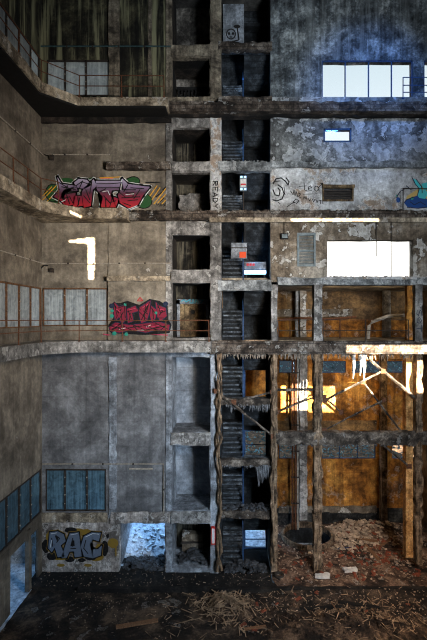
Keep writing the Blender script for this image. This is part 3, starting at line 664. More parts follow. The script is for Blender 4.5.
# front columns
column(313.5, 322.5, 284, 342, -.1, .45, 'tower', 'grey column in the middle of the upper open bay')
column(414.5, 422, 284, 342, -.1, .45, 'tower', 'grey column with black lettering at the right of the upper bay')
column(313.5, 322.5, 353, 572, -.1, .4, 'timber', 'crumbling brown column beside the well', .06, .12, .22)
column(415.5, 422.5, 353, 565, -.1, .4, 'timber', 'crumbling brown column at the right of the tall bay', .05, .1, .22)
column(408, 415.5, 353, 561, .25, .7, 'tan', 'tan timber post catching the sun at the right of the tall bay', .02, .03)
column(408.5, 414.5, 284, 341, .2, .5, 'ochre', 'ochre post beside the lettered column')
struct('beam', MB().rbox(X(271), rx1, -.1, .35, Z(445), Z(431.5), .22, .04, .09), 'beam', 'crusty beam crossing the tall bay')
struct('beam', MB().rbox(X(271), X(316), .1, .3, Z(391.5), Z(389), .25, .02, .02), 'beam', 'thin rail across the left half of the tall bay')
def rcol(px0, px1, py0, py1, y, mat, label, depth=.4):
    return struct('column', MB().rbox(X(px0, y), X(px1, y), y, y+depth, Z(py1, y), Z(py0, y), .3, .02, .04), mat, label)
rcol(299.5, 307.5, 345, 521, 4.3, 'tower', 'pale rear column behind the well')
rcol(381, 387.5, 345, 521, 4.2, 'timber', 'brown rear column in the right half of the tall bay')
rcol(295.5, 298.5, 284, 337, 4.3, 'tower', 'pale rear column in the upper bay left part'); rcol(300, 306.5, 284, 337, 4.3, 'plaster3', 'tan rear column in the upper bay left part')
rcol(384, 391, 284, 337, 4.3, 'tower', 'grey rear column in the upper bay right part')
for px, l in ((292.5, 'rusty vertical pipe left of the pale rear column'), (295.5, 'thin rusty vertical pipe beside the pale rear column'), (297.8, 'pale vertical pipe touching the pale rear column')):
    pipe(l, [(X(px, 4.5), 4.5, .0), (X(px, 4.5), 4.5, 11.0)], .06, 'rust' if px < 297 else 'pipe')
pipe('pale bent pipe rising diagonally across the upper bay', [(X(368, 2.5), 2.5, 11.56), (X(369, 2.5), 2.5, Z(326, 2.5)), (X(372, 2.5), 2.5, Z(322, 2.5)), (X(388, 2.5), 2.5, Z(316, 2.5)), (X(408, 2.5), 2.5, Z(315, 2.5)), (X(420, 2.5), 2.5, Z(310, 2.5))], .1, 'pipe')
rp_ = pipe('rusty pipe behind the railing in the upper bay', [(X(279, 3), 3, Z(320, 3)), (X(296, 3), 3, Z(318, 3)), (X(330, 3), 3, Z(319, 3)), (X(356, 3), 3, Z(317, 3))], .07, 'rust')
for px_ in (290, 340): MB().box(X(px_, 3)-.03, X(px_, 3)+.03, 2.97, 3.03, 11.54, Z(318.5, 3)).build('support', 'rust', rp_)
railing('thin dark railing along the front of the upper open bay', [(X(278), -.05), (X(313), -.05)], Z(341), 1.05, 'darksteel', 1.2, (.5, 1.0))
railing('thin dark railing in the right part of the upper open bay', [(X(323), -.05), (X(408), -.05)], Z(341), 1.05, 'darksteel', 2.1, (.5, 1.0))
# braces
def brace(label, a, b, y=.1, w=.13, mat='beam'):
    t = thing('diagonal_brace', label, 'brace', (X(a[0], y), y, Z(a[1], y)))
    n = 10; mb = MB(); pts = []
    p, q = Vector((X(a[0], y), y, Z(a[1], y))), Vector((X(b[0], y), y, Z(b[1], y)))
    pts = [p.lerp(q, i/n)+Vector((R(-.015, .015), R(-.01, .01), R(-.015, .015))) for i in range(n+1)]
    mb.tube(pts, [w/2*R(.85, 1.15) for _ in pts], 5); mb.build('bar', mat, t)
    for e in (p, q): MB().rbox(e.x-.12, e.x+.12, e.y-.07, e.y-.02, e.z-.12, e.z+.12, .1, .02, .02).build('plate', 'rust', t)
brace('long brace slanting down across the front of the stairwell', (216, 391), (273, 436), -.2)
brace('short brace rising to the right across the stairwell', (234, 402), (272, 392), -.2, .1)
brace('sunlit brace rising to the right in the tall bay', (325, 400), (383, 371), .05, .12)
brace('sunlit brace falling to the right column of the tall bay', (363, 354), (417, 399), .12, .15)
brace('dark brace rising to the right above the crusty beam', (324, 430), (384, 400), .2, .09)
brace('broken brace falling steeply to the crusty beam', (363, 382), (403, 434), .3, .1)
brace('lower brace falling from the crusty beam to the tan post', (378, 441), (409, 466), .15, .12)
brace('thin brace in the left part of the tall bay', (277, 412), (314, 397), .15, .08)
brace('stub brace on the middle column', (324, 397), (341, 412), .2, .08)
# ragged hangings
def rags(label, name, px0, px1, py, n, lmin, lmax, mat, y=.0, w=.05):
    mb = MB()
    for _ in range(n):
        x = X(R(px0, px1), y); l = R(lmin, lmax); z = Z(py, y); ww = R(.4, 1.3)*w; yy = y+R(-.05, .1)
        pts = [(x, yy, z), (x+R(-.04, .04), yy+R(-.03, .03), z-l*.5), (x+R(-.06, .06), yy+R(-.03, .03), z-l)]
        mb.tube(pts, [ww, ww*.8, ww*.2], 4)
    return tag(mb.build(name, mat), label, 'tatters', None, 'stuff')
rags('torn tatters hanging under the slab over the tall bay', 'hanging_tatters', 279, 412, 352.5, 150, .08, .42, 'rag', -.05)
rags('torn tatters hanging from the slab over the stairs', 'hanging_tatters', 222, 270, 352, 70, .05, .4, 'rag', .0)
rags('dangling roots below the second stair beam', 'hanging_roots', 224, 270, 404.5, 60, .05, .45, 'ragd', -.1, .04)
rags('dangling roots right of the stairs below the third stair beam', 'hanging_roots', 257, 270, 465, 40, .2, 1.1, 'ragd', -.1, .05)
rags('small tatters below the third stair beam', 'hanging_tatters', 222, 257, 465, 30, .05, .2, 'ragd', -.1, .05)
rags('pale tatters hanging under the crusty beam of the tall bay', 'hanging_tatters', 279, 412, 444.5, 60, .04, .2, 'ragd', -.05, .04)
for px, l, lb_ in ((353.5, 1.3, 'long pale strip hanging from the slab, left of three'), (360.5, 1.15, 'long pale strip hanging from the slab, middle of three'), (364, 1.4, 'long pale strip hanging from the slab, right of three')):
    t = thing('hanging_strip', lb_, 'strip', (X(px), .0, Z(353)))
    x = X(px); MB().tube([(x, 0, Z(352.5)), (x+.03, -.02, Z(352.5)-l*.5), (x-.02, -.01, Z(352.5)-l)], [.09, .06, .015], 5).build('strip', 'paper', t)
def vine(label, px, py0, py1, mat, amp=.12):
    t = thing('hanging_cable', label, 'cable', (X(px), -.2, Z(py1)))
    for j in range(3):
        pts = []; rr = []
        n = 44
        for i in range(n+1):
            z = Z(py0+(py1-py0)*i/n)
            pts.append((X(px)+amp*noise.noise(Vector((j*9, z*1.3, px)))+R(-.02, .02), -.2-.06*j+.05*noise.noise(Vector((j*5+3, z*2, 1))), z)); rr.append(.055*R(.5, 1.5))
        MB().tube(pts, rr, 5).build('strand', mat, t)
    return t
vine('ragged rope like strands peeling down the column left of the stairs', 219.5, 353, 568, 'timber', .2)
vine('ragged strands peeling down the column right of the stairs', 272.5, 353, 560, 'timber', .15)
# fire box
fb = thing('fire_cabinet', 'small red framed white box on the column foot beside the stairs', 'box', (X(213), -.2, Z(545)))
MB().box(X(211.2), X(215.5), -.22, -.12, Z(542.5), Z(525)).build('frame', 'red', fb); MB().box(X(212), X(214.8), -.235, -.22, Z(541), Z(526.5)).build('plate', 'paper', fb)

# ---------------------------------------------------------------- graffiti (thin layers of paint on the walls)
def poly(mb, pts, y):
    bm = bmesh.new(); vs = [bm.verts.new((X(a, 0), y, Z(b, 0))) for a, b in pts]
    f = bm.faces.new(vs); bmesh.ops.triangulate(bm, faces=[f]); bm.verts.index_update()
    mb.add([v.co.copy() for v in bm.verts], [tuple(v.index for v in f.verts) for f in bm.faces]); bm.free()
def stroke(mb, pts, w, y, closed=False):
    P = [Vector((X(a), y, Z(b))) for a, b in pts]
    if closed: P.append(P[0])
    h = w*.05/2
    for a, b in zip(P, P[1:]):
        d = b-a
        if d.length < 1e-5: continue
        d.normalize(); nn = Vector((-d.z, 0, d.x))*h; e = d*h*.8
        mb.add([a-e+nn, b+e+nn, b+e-nn, a-e-nn], [(0, 1, 2, 3)])
def letters(t, y, lets, fill, outs, inner=None, innerw=.6):
    for i, (w, m, nm) in enumerate(outs):
        mb = MB()
        for p in lets:
            stroke(mb, p, w, y-.004*i, True); 
        mb.build(nm, m, t)
    y -= .004*len(outs)
    for p in lets:
        mb = MB(); poly(mb, p, y); mb.build('letter', fill, t)
    if inner:
        for p in inner: mb = MB(); stroke(mb, p, innerw, y-.004); mb.build('inner_line', 'pblack', t)
def blob(cx, cy, rx, ry, n=14, j=.25, s=0):
    return [(cx+rx*math.cos(6.2832*k/n)*(1+j*noise.noise(Vector((k*1.7, s, cx)))), cy+ry*math.sin(6.2832*k/n)*(1+j*noise.noise(Vector((k*1.3, s+4, cy))))) for k in range(n)]
def part_polys(t, name, mat, polys, y):
    for i, p in enumerate(polys):
        mb = MB(); poly(mb, p, y-.0006*i); mb.build(name, mat, t)
def part_strokes(t, name, mat, strokes, w, y):
    if name.split('_')[-1] in ('stripe', 'highlight', 'stroke', 'outline', 'underline'):
        for i, p in enumerate(strokes):
            mb = MB(); stroke(mb, p, w, y-.0006*i); mb.build(name, mat, t)
        return
    mb = MB()
    for p in strokes: stroke(mb, p, w, y)
    return mb.build(name, mat, t)
# multicoloured
g = thing('graffiti', 'large lilac and red graffiti piece with green leaves on the walkway wall', 'graffiti', (X(105), -.02, Z(211)))
part_polys(g, 'green_leaf', 'pgreen', [blob(54, 193, 9, 9), blob(66, 181, 8, 3), blob(52, 203, 7, 4, s=3), blob(144, 201, 8, 7.5), blob(133, 181, 7, 4), blob(93, 180, 6, 2.5)], -.018)
part_strokes(g, 'green_outline', 'pblack', [b+[b[0]] for b in (blob(54, 193, 9, 9), blob(144, 201, 8, 7.5), blob(133, 181, 7, 4))], .9, -.021)
part_polys(g, 'orange_cloud', 'porange', [blob(107, 179.3, 7, 2.4), blob(128, 207, 6, 2, s=2)], -.02)
part_strokes(g, 'yellow_stripe', 'pyellow', [[(42, 201), (58, 184)], [(45, 204), (60, 188)], [(43, 196), (52, 187)], [(152, 200), (160, 188)], [(154, 204), (167, 187)], [(158, 203), (169, 191)], [(162, 204), (170, 196)], [(150, 196), (157, 186)], [(100, 178), (121, 177)]], .9, -.02)
part_strokes(g, 'dark_stripe', 'pblack', [[(156, 197), (169, 187)], [(160, 202), (164, 198)], [(163, 190), (169, 184)], [(146, 182.6), (160, 182.6)]], 1.2, -.022)
L = [[(57.5, 177), (62, 184), (76, 186), (78, 191), (64, 190), (61, 195), (76, 193), (74, 205), (66, 206), (60, 200), (54, 197), (60, 190)],
     [(74, 183), (79, 179), (87, 180), (92, 185), (85, 189), (78, 188)], [(74, 196), (82, 196), (83, 206), (73, 207)],
     [(84, 188), (94, 179.5), (97, 186), (93, 190), (91, 206), (84, 208), (82, 193)],
     [(96, 181), (122, 181), (124, 190), (112, 190.5), (111, 196), (119, 199), (116, 207.5), (101, 207.5), (103, 197), (97, 190)],
     [(122, 178.5), (128, 184), (141, 186), (150, 187), (143, 196), (138, 205), (129, 208.5), (120, 203), (118, 195), (122, 188)]]
letters(g, -.025, L, 'grad', [(4.2, 'pwhite', 'white_outline'), (2.8, 'pblack', 'black_outline')],
        [[(62, 187), (76, 190)], [(66, 193), (70, 204)], [(78, 197), (79, 205)], [(86, 190), (90, 200)], [(98, 188), (122, 188)], [(104, 196), (110, 203), (116, 201)], [(124, 190), (136, 190)], [(122, 198), (140, 197)], [(128, 185), (124, 192)], [(126, 193), (134, 193), (133, 197)]], 1.0)
part_strokes(g, 'highlight', 'pwhite', [[(103, 192), (108, 191), (110, 195)], [(126, 195), (134, 194)], [(122, 180), (121, 190)], [(66, 200), (62, 202)], [(60, 205), (72, 207.5)], [(120, 206), (128, 209.5), (137, 206)]], .7, -.038)
part_strokes(g, 'black_stroke', 'pblack', [[(58, 182), (70, 189), (76, 188)], [(62, 199), (70, 197), (73, 203)], [(76, 186), (82, 182), (88, 184)], [(80, 198), (78, 206)], [(88, 184), (92, 182), (90, 194)], [(84, 196), (90, 203)], [(97, 184), (110, 184), (122, 183)], [(100, 192), (106, 189)], [(106, 199), (106, 207)], [(112, 199), (110, 207)], [(121, 184), (119, 192), (126, 198)], [(131, 188), (144, 189)], [(128, 201), (138, 200)], [(123, 203), (131, 206)], [(140, 190), (134, 199)], [(68, 186), (66, 190)], [(83, 181), (80, 188)]], .9, -.036)
part_strokes(g, 'signature', 'pblack', [[(156, 206.5), (156.5, 203.5), (157.7, 205.5), (159, 203.5), (159.4, 206.5)], [(161, 203.8), (160.3, 205.2), (161.2, 206.4), (162.2, 205.2), (161, 203.8)], [(165.4, 203.8), (163.7, 204.3), (165, 205.4), (163.4, 206.5)]], .5, -.02)
# crimson
y0 = -.125
g = thing('graffiti', 'crimson red graffiti piece with black outlines behind the long railing', 'graffiti', (X(140), y0, Z(336)))
part_polys(g, 'shadow_fill', 'pblack', [[(113, 303), (121, 303), (128, 301), (140, 305), (150, 299), (160, 301), (168, 306), (169, 320), (172, 325), (170, 333), (146, 335), (112, 333), (108.5, 326), (114, 318)]], y0)
L = [[(115, 302.5), (119.5, 307), (126, 305), (127, 319), (122.5, 324), (119.5, 317), (116, 321), (114.5, 312)], [(127.5, 309), (136, 306), (139, 311), (132.5, 313), (134, 321), (128.5, 323)],
     [(139.5, 308), (146, 304), (151, 300.5), (150, 312), (147, 321), (142, 323), (140, 316)], [(151.5, 306), (157, 310), (156, 318), (152.5, 322), (150.5, 316)], [(156, 302), (160, 306), (166, 308), (167, 316), (161, 321), (158, 317)],
     [(110, 327), (116, 322.5), (130, 325), (145, 323.5), (160, 322), (170, 325), (169, 330.5), (158, 329.5), (146, 332.5), (132, 329.5), (120, 332.5), (111, 331)]]
letters(g, y0-.004, L, 'pcrimson', [(1.6, 'pnavy', 'navy_outline')], [[(116, 306), (119, 313), (122, 309)], [(120, 319), (124, 312)], [(129, 311), (132, 319)], [(142, 320), (148, 306)], [(144, 311), (148, 314)], [(153, 309), (154, 319)], [(158, 307), (163, 311), (160, 315)], [(113, 329), (125, 326)], [(128, 328), (142, 326)], [(146, 330), (165, 326)], [(134, 326), (138, 330)]], .9)
part_strokes(g, 'black_stroke', 'pblack', [[(115, 304), (118, 316), (116, 320)], [(119, 308), (125, 306), (126, 318)], [(121, 310), (123, 321)], [(128, 312), (137, 308)], [(131, 313), (130, 321)], [(140, 312), (147, 319)], [(146, 305), (145, 320)], [(150, 302), (147, 312)], [(152, 308), (156, 314)], [(158, 304), (161, 313), (166, 311)], [(159, 318), (164, 318)], [(110, 325), (128, 331)], [(120, 324), (134, 331)], [(132, 324), (148, 331)], [(144, 325), (158, 330)], [(156, 323), (168, 329)], [(112, 331), (122, 323)], [(160, 331), (168, 324)], [(126, 303), (131, 308)], [(136, 304), (141, 310)]], .75, y0-.018)
part_strokes(g, 'grey_highlight', 'pwhite', [[(136, 330.5), (146, 330)], [(147, 327), (151, 325)], [(120, 329), (126, 328)]], .6, y0-.02)
part_strokes(g, 'pink_highlight', 'ppink', [[(117, 309), (121, 312)], [(130, 310), (136, 308.5)], [(143, 308), (149, 304)], [(159, 309), (164, 310)], [(112, 328), (118, 325)], [(148, 328), (160, 325)]], .7, y0-.02)
part_polys(g, 'navy_dot', 'pnavy', [blob(112, 306, 2.3, 2.5, 10, 0), blob(166, 304, 2.6, 2.6, 10, 0)], y0-.002)
part_polys(g, 'teal_dot', 'pteal', [blob(126, 304.5, 1.6, 1.6, 8, 0), blob(112.5, 316, 2, 2, 8, 0), blob(115, 333.5, 2.4, 2.4, 8, .3), blob(127, 334, 2, 2, 8, .3), blob(156.5, 313, 1.5, 1.5, 8, 0), blob(113, 311, 1.8, 1.5, 8, .3)], y0-.022)
part_strokes(g, 'red_triangle', 'pred', [[(138, 301), (140.5, 297.5), (143.5, 301), (138, 301)]], .8, y0)
part_strokes(g, 'pink_underline', 'ppink', [[(150, 334), (168, 335)], [(104, 334), (110, 335)]], 1.0, y0)
# steel blue on ground storey
g = thing('graffiti', 'steel blue block letter graffiti on the peeling white ground wall', 'graffiti', (X(78), -.02, Z(561)))
part_polys(g, 'ochre_cloud', 'pochre', [blob(51, 538, 5, 7), blob(76, 531, 10, 3), blob(86, 533, 7, 4, s=4), blob(96, 557, 8, 4), blob(60, 556, 7, 4), blob(113, 543, 5.5, 5), blob(101, 548, 6, 5), [(115, 546), (117, 546), (116.5, 556), (115.5, 556)], blob(61, 565, 4, 1.6), blob(88, 565, 4, 1.6)], -.018)
part_polys(g, 'black_cloud', 'pblack', [blob(46, 546, 4, 7), blob(71, 530, 6, 3), blob(105, 548, 3.5, 8), blob(70, 559, 5, 3), blob(52, 556, 5, 4), blob(82, 560, 4, 2), [(106, 535), (109, 533), (109, 537), (107, 539)], blob(91, 557, 6, 3, s=5)], -.021)
L = [[(50, 532), (58, 531), (64, 534), (66, 541), (61, 545), (65, 556), (58, 557), (55, 547), (52, 552), (48.5, 548)], [(70, 533), (79, 532), (82, 556), (75, 557), (74, 551), (69.5, 551.5), (67, 557.5), (61.5, 557)],
     [(84, 536), (92, 532), (101, 532.5), (99, 541), (93, 539), (90, 544), (91.5, 549), (98, 549), (102, 545), (101, 555), (93, 558), (84, 556), (81, 546)]]
letters(g, -.024, L, 'psteel', [(3.4, 'pochre', 'ochre_outline'), (2.2, 'pblack', 'black_outline')], [[(56, 535), (60, 538), (57, 542)], [(73, 538), (73, 546)], [(71, 548), (76, 548)], [(86, 540), (84, 548), (88, 553)], [(52, 538), (53, 546)]], .9)
part_strokes(g, 'pale_highlight', 'pwhite', [[(51.5, 533.5), (57, 532.5)], [(71, 534.5), (77.5, 533.3)], [(86, 536.5), (93, 533.2), (99, 533.8)], [(50.5, 547), (52, 540)]], .6, -.037)
part_polys(g, 'letter_hole', 'pblack', [[(72, 540), (74.5, 540), (75, 545.5), (70.5, 546)], [(55, 535.5), (59.5, 536.5), (57.5, 541)]], -.037)
# black scribbles
g = thing('graffiti', 'black looping tag beside the stairwell on the pale wall', 'graffiti', (X(280), -.02, Z(203)))
part_strokes(g, 'thick_stroke', 'pblack', [[(273, 184), (276, 179), (281, 178), (285, 181), (288, 185), (289, 182), (286, 178)], [(278, 185), (282, 188), (284, 194), (282, 199), (277, 201), (273, 200)], [(273, 190), (275, 195), (279, 196), (280, 191), (278, 188)]], 1.2, -.02)
part_strokes(g, 'thin_stroke', 'pblack', [[(273, 182), (280, 181)], [(284, 187), (285, 195)], [(278, 202.5), (280, 203.5)]], .7, -.02)
g = thing('graffiti', 'small black zigzag tag between the looping tag and the underlined tag', 'graffiti', (X(296), -.02, Z(206)))
part_strokes(g, 'scrawl', 'pblack', [[(290.5, 191), (293, 195), (294, 190), (295, 196), (296, 191), (297.5, 197)], [(298, 193), (300.5, 194), (298.5, 197), (301, 197.5)], [(293, 202), (296, 199), (299, 201), (296.5, 203.5), (293, 202)], [(287, 207), (291, 204), (295, 202)]], .7, -.02)
g = thing('graffiti', 'underlined black tag left of the rusty vent box', 'graffiti', (X(312), -.02, Z(204)))
part_strokes(g, 'upper_word', 'pblack', [[(299, 186.5), (306, 186)], [(304, 183), (304.5, 190), (307, 191)], [(308, 188.5), (311.5, 188), (310.5, 186), (308.5, 187), (308.5, 190), (311.5, 190.5)], [(315.5, 186.5), (313.8, 189), (316, 191.5), (319, 189), (317.5, 186.3), (315.5, 186.5)], [(318, 188), (322.5, 183.5)], [(320.5, 183.5), (322.5, 183.5), (322.5, 186)]], .7, -.02)
part_strokes(g, 'underline', 'pblack', [[(303, 194.3), (317, 194)]], .6, -.02)
part_strokes(g, 'lower_word', 'pblack', [[(303, 199.5), (304, 196.5), (305, 199), (306, 197), (307, 200)], [(308, 198), (309.5, 201), (311, 198.5)], [(312, 199), (313.5, 202), (315, 199.5), (313, 199)], [(316, 200), (317, 203), (318, 200)], [(319, 200.5), (322, 201)], [(320.5, 200.5), (320.5, 204)], [(322.8, 201), (322.8, 204)]], .6, -.02)
g = thing('graffiti', 'teal blue and sand coloured graffiti at the right edge of the pale wall', 'graffiti', (X(416), -.02, Z(208)))
part_polys(g, 'sand_fill', 'psand', [[(405, 203), (407, 196), (418, 189), (432, 182), (440, 190), (440, 205), (420, 206)]], -.017)
part_polys(g, 'blue_shape', 'pblue', [[(404, 203), (406, 200), (414, 197), (420, 194), (428, 200), (440, 199), (440, 207), (418, 208), (407, 207)], blob(398, 200, 2.2, 2.8, 10), [(424, 185), (429, 182), (440, 183), (440, 188), (428, 190)]], -.02)
part_polys(g, 'aqua_shape', 'paqua', [[(412.5, 178.5), (416, 180), (421, 187), (422, 193), (417, 196), (419, 189), (415, 184)], [(417, 195), (424, 189), (428, 193), (425, 199), (419, 198)], [(421, 184), (427, 182.5), (440, 182), (432, 188), (424, 191)]], -.023)
part_polys(g, 'green_dot', 'pteal', [blob(412, 198.5, 1.5, 1.8, 8), blob(396.5, 196, .8, 1, 6)], -.026)
part_strokes(g, 'dark_outline', 'pnavy', [[(412, 178), (415, 184), (419, 189), (417, 196)], [(416, 179.5), (421.5, 187), (422, 193)], [(404, 203), (406, 200), (414, 197)], [(407, 207.5), (418, 208.5), (430, 207)], [(410, 202), (414, 205), (420, 202), (425, 205)], [(397, 196), (400, 191.5), (404, 190)], [(406, 186), (411, 190)]], .8, -.03)
# lettering on columns
g = thing('graffiti', 'black letters reading READY down the column beside the lit box sign', 'graffiti', (X(215.5), -.16, Z(195)))
yl = -.16
def rot_letter(cx, cy, s, strokes): return [[(cx-(b-.5)*s*-1*-1 if False else cx+(.5-b)*s*1.0, cy+(a-.5)*s) for a, b in st] for st in strokes]
FONT = {'R': [[(0, 1), (0, 0), (.7, .05), (.75, .4), (0, .5), (.8, 1)]], 'E': [[(.8, 0), (0, 0), (0, 1), (.8, 1)], [(0, .5), (.6, .5)]], 'A': [[(0, 1), (.4, 0), (.8, 1)], [(.15, .65), (.65, .65)]],
        'D': [[(0, 0), (0, 1), (.55, .9), (.8, .5), (.55, .1), (0, 0)]], 'Y': [[(0, 0), (.4, .5), (.8, 0)], [(.4, .5), (.4, 1)]], 'S': [[(.8, .1), (.2, 0), (0, .3), (.8, .65), (.6, 1), (0, .9)]],
        'G': [[(.8, .1), (.3, 0), (0, .4), (.2, .95), (.8, .9), (.8, .55), (.45, .55)]], 'O': [[(.4, 0), (0, .4), (.2, .95), (.7, .9), (.8, .35), (.4, 0)]], 'T': [[(0, 0), (.9, 0)], [(.45, 0), (.45, 1)]]}
for k, ch in enumerate('READY'):
    mb = MB()
    for st in FONT[ch]: stroke(mb, [(213.2+(1-b)*4.6, 182.5+k*5.6+a*5.0) for a, b in st], .8, yl)
    mb.build('letter', 'pblack', g)
g = thing('graffiti', 'black letters down the grey column at the right of the upper bay', 'graffiti', (X(418), -.14, Z(320)))
for k, ch in enumerate('SOT'):
    mb = MB()
    for st in FONT[ch]: stroke(mb, [(415.6+(1-b)*4.8, 310+k*7.6+a*7) for a, b in st], .6, -.14)
    mb.build('letter', 'pnavy', g)
g = thing('graffiti', 'cyan scrawl on the lintel of the rusted door', 'graffiti', (X(193), 1.79, Z(301)))
mb = MB()
for st in ([(181, 301.5), (184, 299.5), (186, 302), (189, 300)], [(190, 299.5), (190, 303), (193, 303), (193, 299.5)], [(195, 303), (196, 299.5), (198, 303)], [(199, 300), (203, 300), (201, 303)]):
    P = [((a-PX0)*(D+1.79)/(D)+PX0, 320+(b-320)*(D+1.79)/D) for a, b in st]; stroke(mb, P, 1.0, 1.79)
mb.build('scrawl', 'pcyan', g)

# ---------------------------------------------------------------- floors, well, passage
def grid_floor(name, mat, x0, x1, y0, y1, zf, seg, label, kind='structure'):
    nx, ny = int((x1-x0)/seg), int((y1-y0)/seg); vs = []; fs = []
    for i in range(nx+1):
        for j in range(ny+1):
            x, y = x0+(x1-x0)*i/nx, y0+(y1-y0)*j/ny; vs.append((x, y, zf(x, y)))
    for i in range(nx):
        for j in range(ny): fs.append((i*(ny+1)+j, (i+1)*(ny+1)+j, (i+1)*(ny+1)+j+1, i*(ny+1)+j+1))
    o = MB().add(vs, fs).build(name, mat, smooth=True); return tag(o, label, None, None, kind)
def fz(x, y): return -.16+.13*max(0, min(1, (x-1.5)/.8))*max(0, min(1, (y+2.4)/.8))+.05*noise.noise(Vector((x*.5, y*.5, 0)))+.025*noise.noise(Vector((x*2.3, y*2.3, 3)))
grid_floor('floor', 'floor', XL-.3, 27, FY, -1.15, fz, .28, 'dirt covered hall floor')
struct('floor_slab', MB().rbox(XL-.3, X(271), -1.25, 2.3, -.4, 0, .4, .012, .03), 'deck', 'black damp floor slab in front of the tower')
# bay floor with the well opening
wc = Vector((X(307, 3.5), 3.45)); wr = 1.42
def bz(x, y):
    r = (Vector((x, y))-wc).length
    k = max(0, min(1, (r-1.7)/1.2)); k *= max(0, min(1, (y+.3)/1.5))
    return (.02+k*(.10+.14*noise.noise(Vector((x*.9, y*.9, 5)))+.07*noise.noise(Vector((x*2.5, y*2.5, 2)))+.38*math.exp(-((x-8.0)/2.6)**2-((y-4.2)/1.1)**2)))
def bay_floor():
    X0, X1, Y0, Y1 = X(271), rx1, -1.25, BY+.1
    n = 72; rings = 12; vs = []; fs = []
    for k in range(n):
        a = 6.2832*k/n; c, s_ = math.cos(a), math.sin(a)
        tx = ((X1-wc.x)/c if c > 1e-6 else (X0-wc.x)/c if c < -1e-6 else 1e9); ty = ((Y1-wc.y)/s_ if s_ > 1e-6 else (Y0-wc.y)/s_ if s_ < -1e-6 else 1e9)
        L_ = min(tx, ty)
        for j in range(rings+1):
            q = (j/rings)**1.3; r = wr+(L_-wr)*q
            if L_ < wr: r = wr+(0.01)*q
            x, y = wc.x+c*r, wc.y+s_*r; vs.append((x, y, bz(x, y) if j else .02))
    for k in range(n):
        for j in range(rings):
            a, b = k*(rings+1), ((k+1) % n)*(rings+1); fs.append((a+j, a+j+1, b+j+1, b+j))
    return struct('floor', MB().add(vs, fs), 'floorB', 'rubble strewn floor of the tall bay', smooth=True)
bay_floor()
struct('floor_slab', MB().box(X(271), rx1, -1.25, -.9, -.4, .0), 'deck', 'edge of the bay floor')
def ring(r0, r1, z0, z1, n=48):
    vs = []; fs = []
    for k in range(n):
        c, s_ = math.cos(6.2832*k/n), math.sin(6.2832*k/n)
        for r, z in ((r0, z0), (r1, z0), (r1, z1), (r0, z1)): vs.append((wc.x+c*r, wc.y+s_*r, z+.01*noise.noise(Vector((c*4, s_*4, z*9)))))
    for k in range(n):
        a, b = 4*k, 4*((k+1) % n)
        for j in range(4): fs.append((a+j, a+(j+1) % 4, b+(j+1) % 4, b+j))
    return MB().add(vs, fs)
w = thing('well', 'round open pit with a raised rim in the rubble floor', 'well', (wc.x, wc.y, 0))
ring(1.36, 1.49, -.05, .27).build('rim', 'timber', w); ring(1.36, 1.5, -2.6, -.05).build('shaft', 'stair', w)
mb = MB(); mb.add([(wc.x+1.4*math.cos(6.2832*k/32), wc.y+1.4*math.sin(6.2832*k/32), -1.7) for k in range(32)], [tuple(range(32))]); mb.build('water', 'water', w)
mb = MB(); mb.box(wc.x-.9, wc.x+.9, wc.y+.15, wc.y+.27, -.55, -.43).box(wc.x-.9, wc.x-.78, wc.y+.15, wc.y+.27, -1.8, -.43).box(wc.x+.1, wc.x+.22, wc.y+.15, wc.y+.27, -1.8, -.43); mb.build('inner_frame', 'blue', w)
# passage behind the doorway and room behind the stairs
def pz(x, y): return -.02+max(0, y-1.2)*.5+.18*noise.noise(Vector((x*1.3, y*1.3, 9)))+.1*noise.noise(Vector((x*4, y*4, 9)))
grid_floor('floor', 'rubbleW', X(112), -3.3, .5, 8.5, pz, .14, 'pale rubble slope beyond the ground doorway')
grid_floor('floor', 'rubbleW', bx0-.2, X(271), SY+.25, BY+2, lambda x, y: -.04+max(0, y-3)*.25+.06*noise.noise(Vector((x*3, y*3, 1))), .14, 'pale rubble behind the stairs')
struct('wall_passage', MB().rbox(X(112), X(119)-.05, .4, 4.5, -.1, 3.0, .3, .05, .05), 'blue', 'left side of the ground passage')
struct('wall_passage', MB().rbox(X(165)+.02, -3.05, .4, 4.5, -.1, 3.0, .3, .05, .05), 'blue', 'right side of the ground passage')
struct('ceiling', MB().box(X(112), -3.05, .4, 2.2, 2.5, 2.7), 'blue', 'lintel slab over the ground passage')
mb = MB()
for _ in range(260):
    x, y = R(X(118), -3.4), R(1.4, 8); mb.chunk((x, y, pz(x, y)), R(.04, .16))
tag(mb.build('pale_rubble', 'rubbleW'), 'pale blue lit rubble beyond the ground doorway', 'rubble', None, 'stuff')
mb = MB()
for _ in range(160):
    x, y = R(X(122), X(162)), R(.1, 1.3); mb.chunk((x, y, .05+max(0, pz(x, y))), R(.06, .17))
tag(mb.build('dark_rubble', 'rubbleD'), 'dark rubble lying in the mouth of the ground doorway', 'rubble', None, 'stuff')
mb = MB()
for _ in range(120):
    x, y = R(ax0+.2, ax1-.2), R(.2, 1.3); mb.chunk((x, y, .27+.25*math.exp(-((x+1.9)/.5)**2)), R(.06, .17))
tag(mb.build('dark_rubble', 'rubbleD'), 'dark rubble heaped before the pale block in the ground cell', 'rubble', None, 'stuff')
mb = MB()
for _ in range(160):
    x, y = R(sx0+.25, sx1-.25), R(-.2, .5); mb.chunk((x, y, .1+R(0, .4)*math.exp(-((x-.7)/.6)**2)), R(.05, .15))
tag(mb.build('dark_rubble', 'rubbleD'), 'dark rubble heaped at the foot of the stairs', 'rubble', None, 'stuff')
mb = MB()
for _ in range(120): mb.chunk((R(sx0, sx1), R(-.1, .5), Z(510)+R(0, .12)), R(.04, .13))
tag(mb.build('dark_rubble', 'rubbleD'), 'dark rubble lying on the lowest stair landing', 'rubble', None, 'stuff')
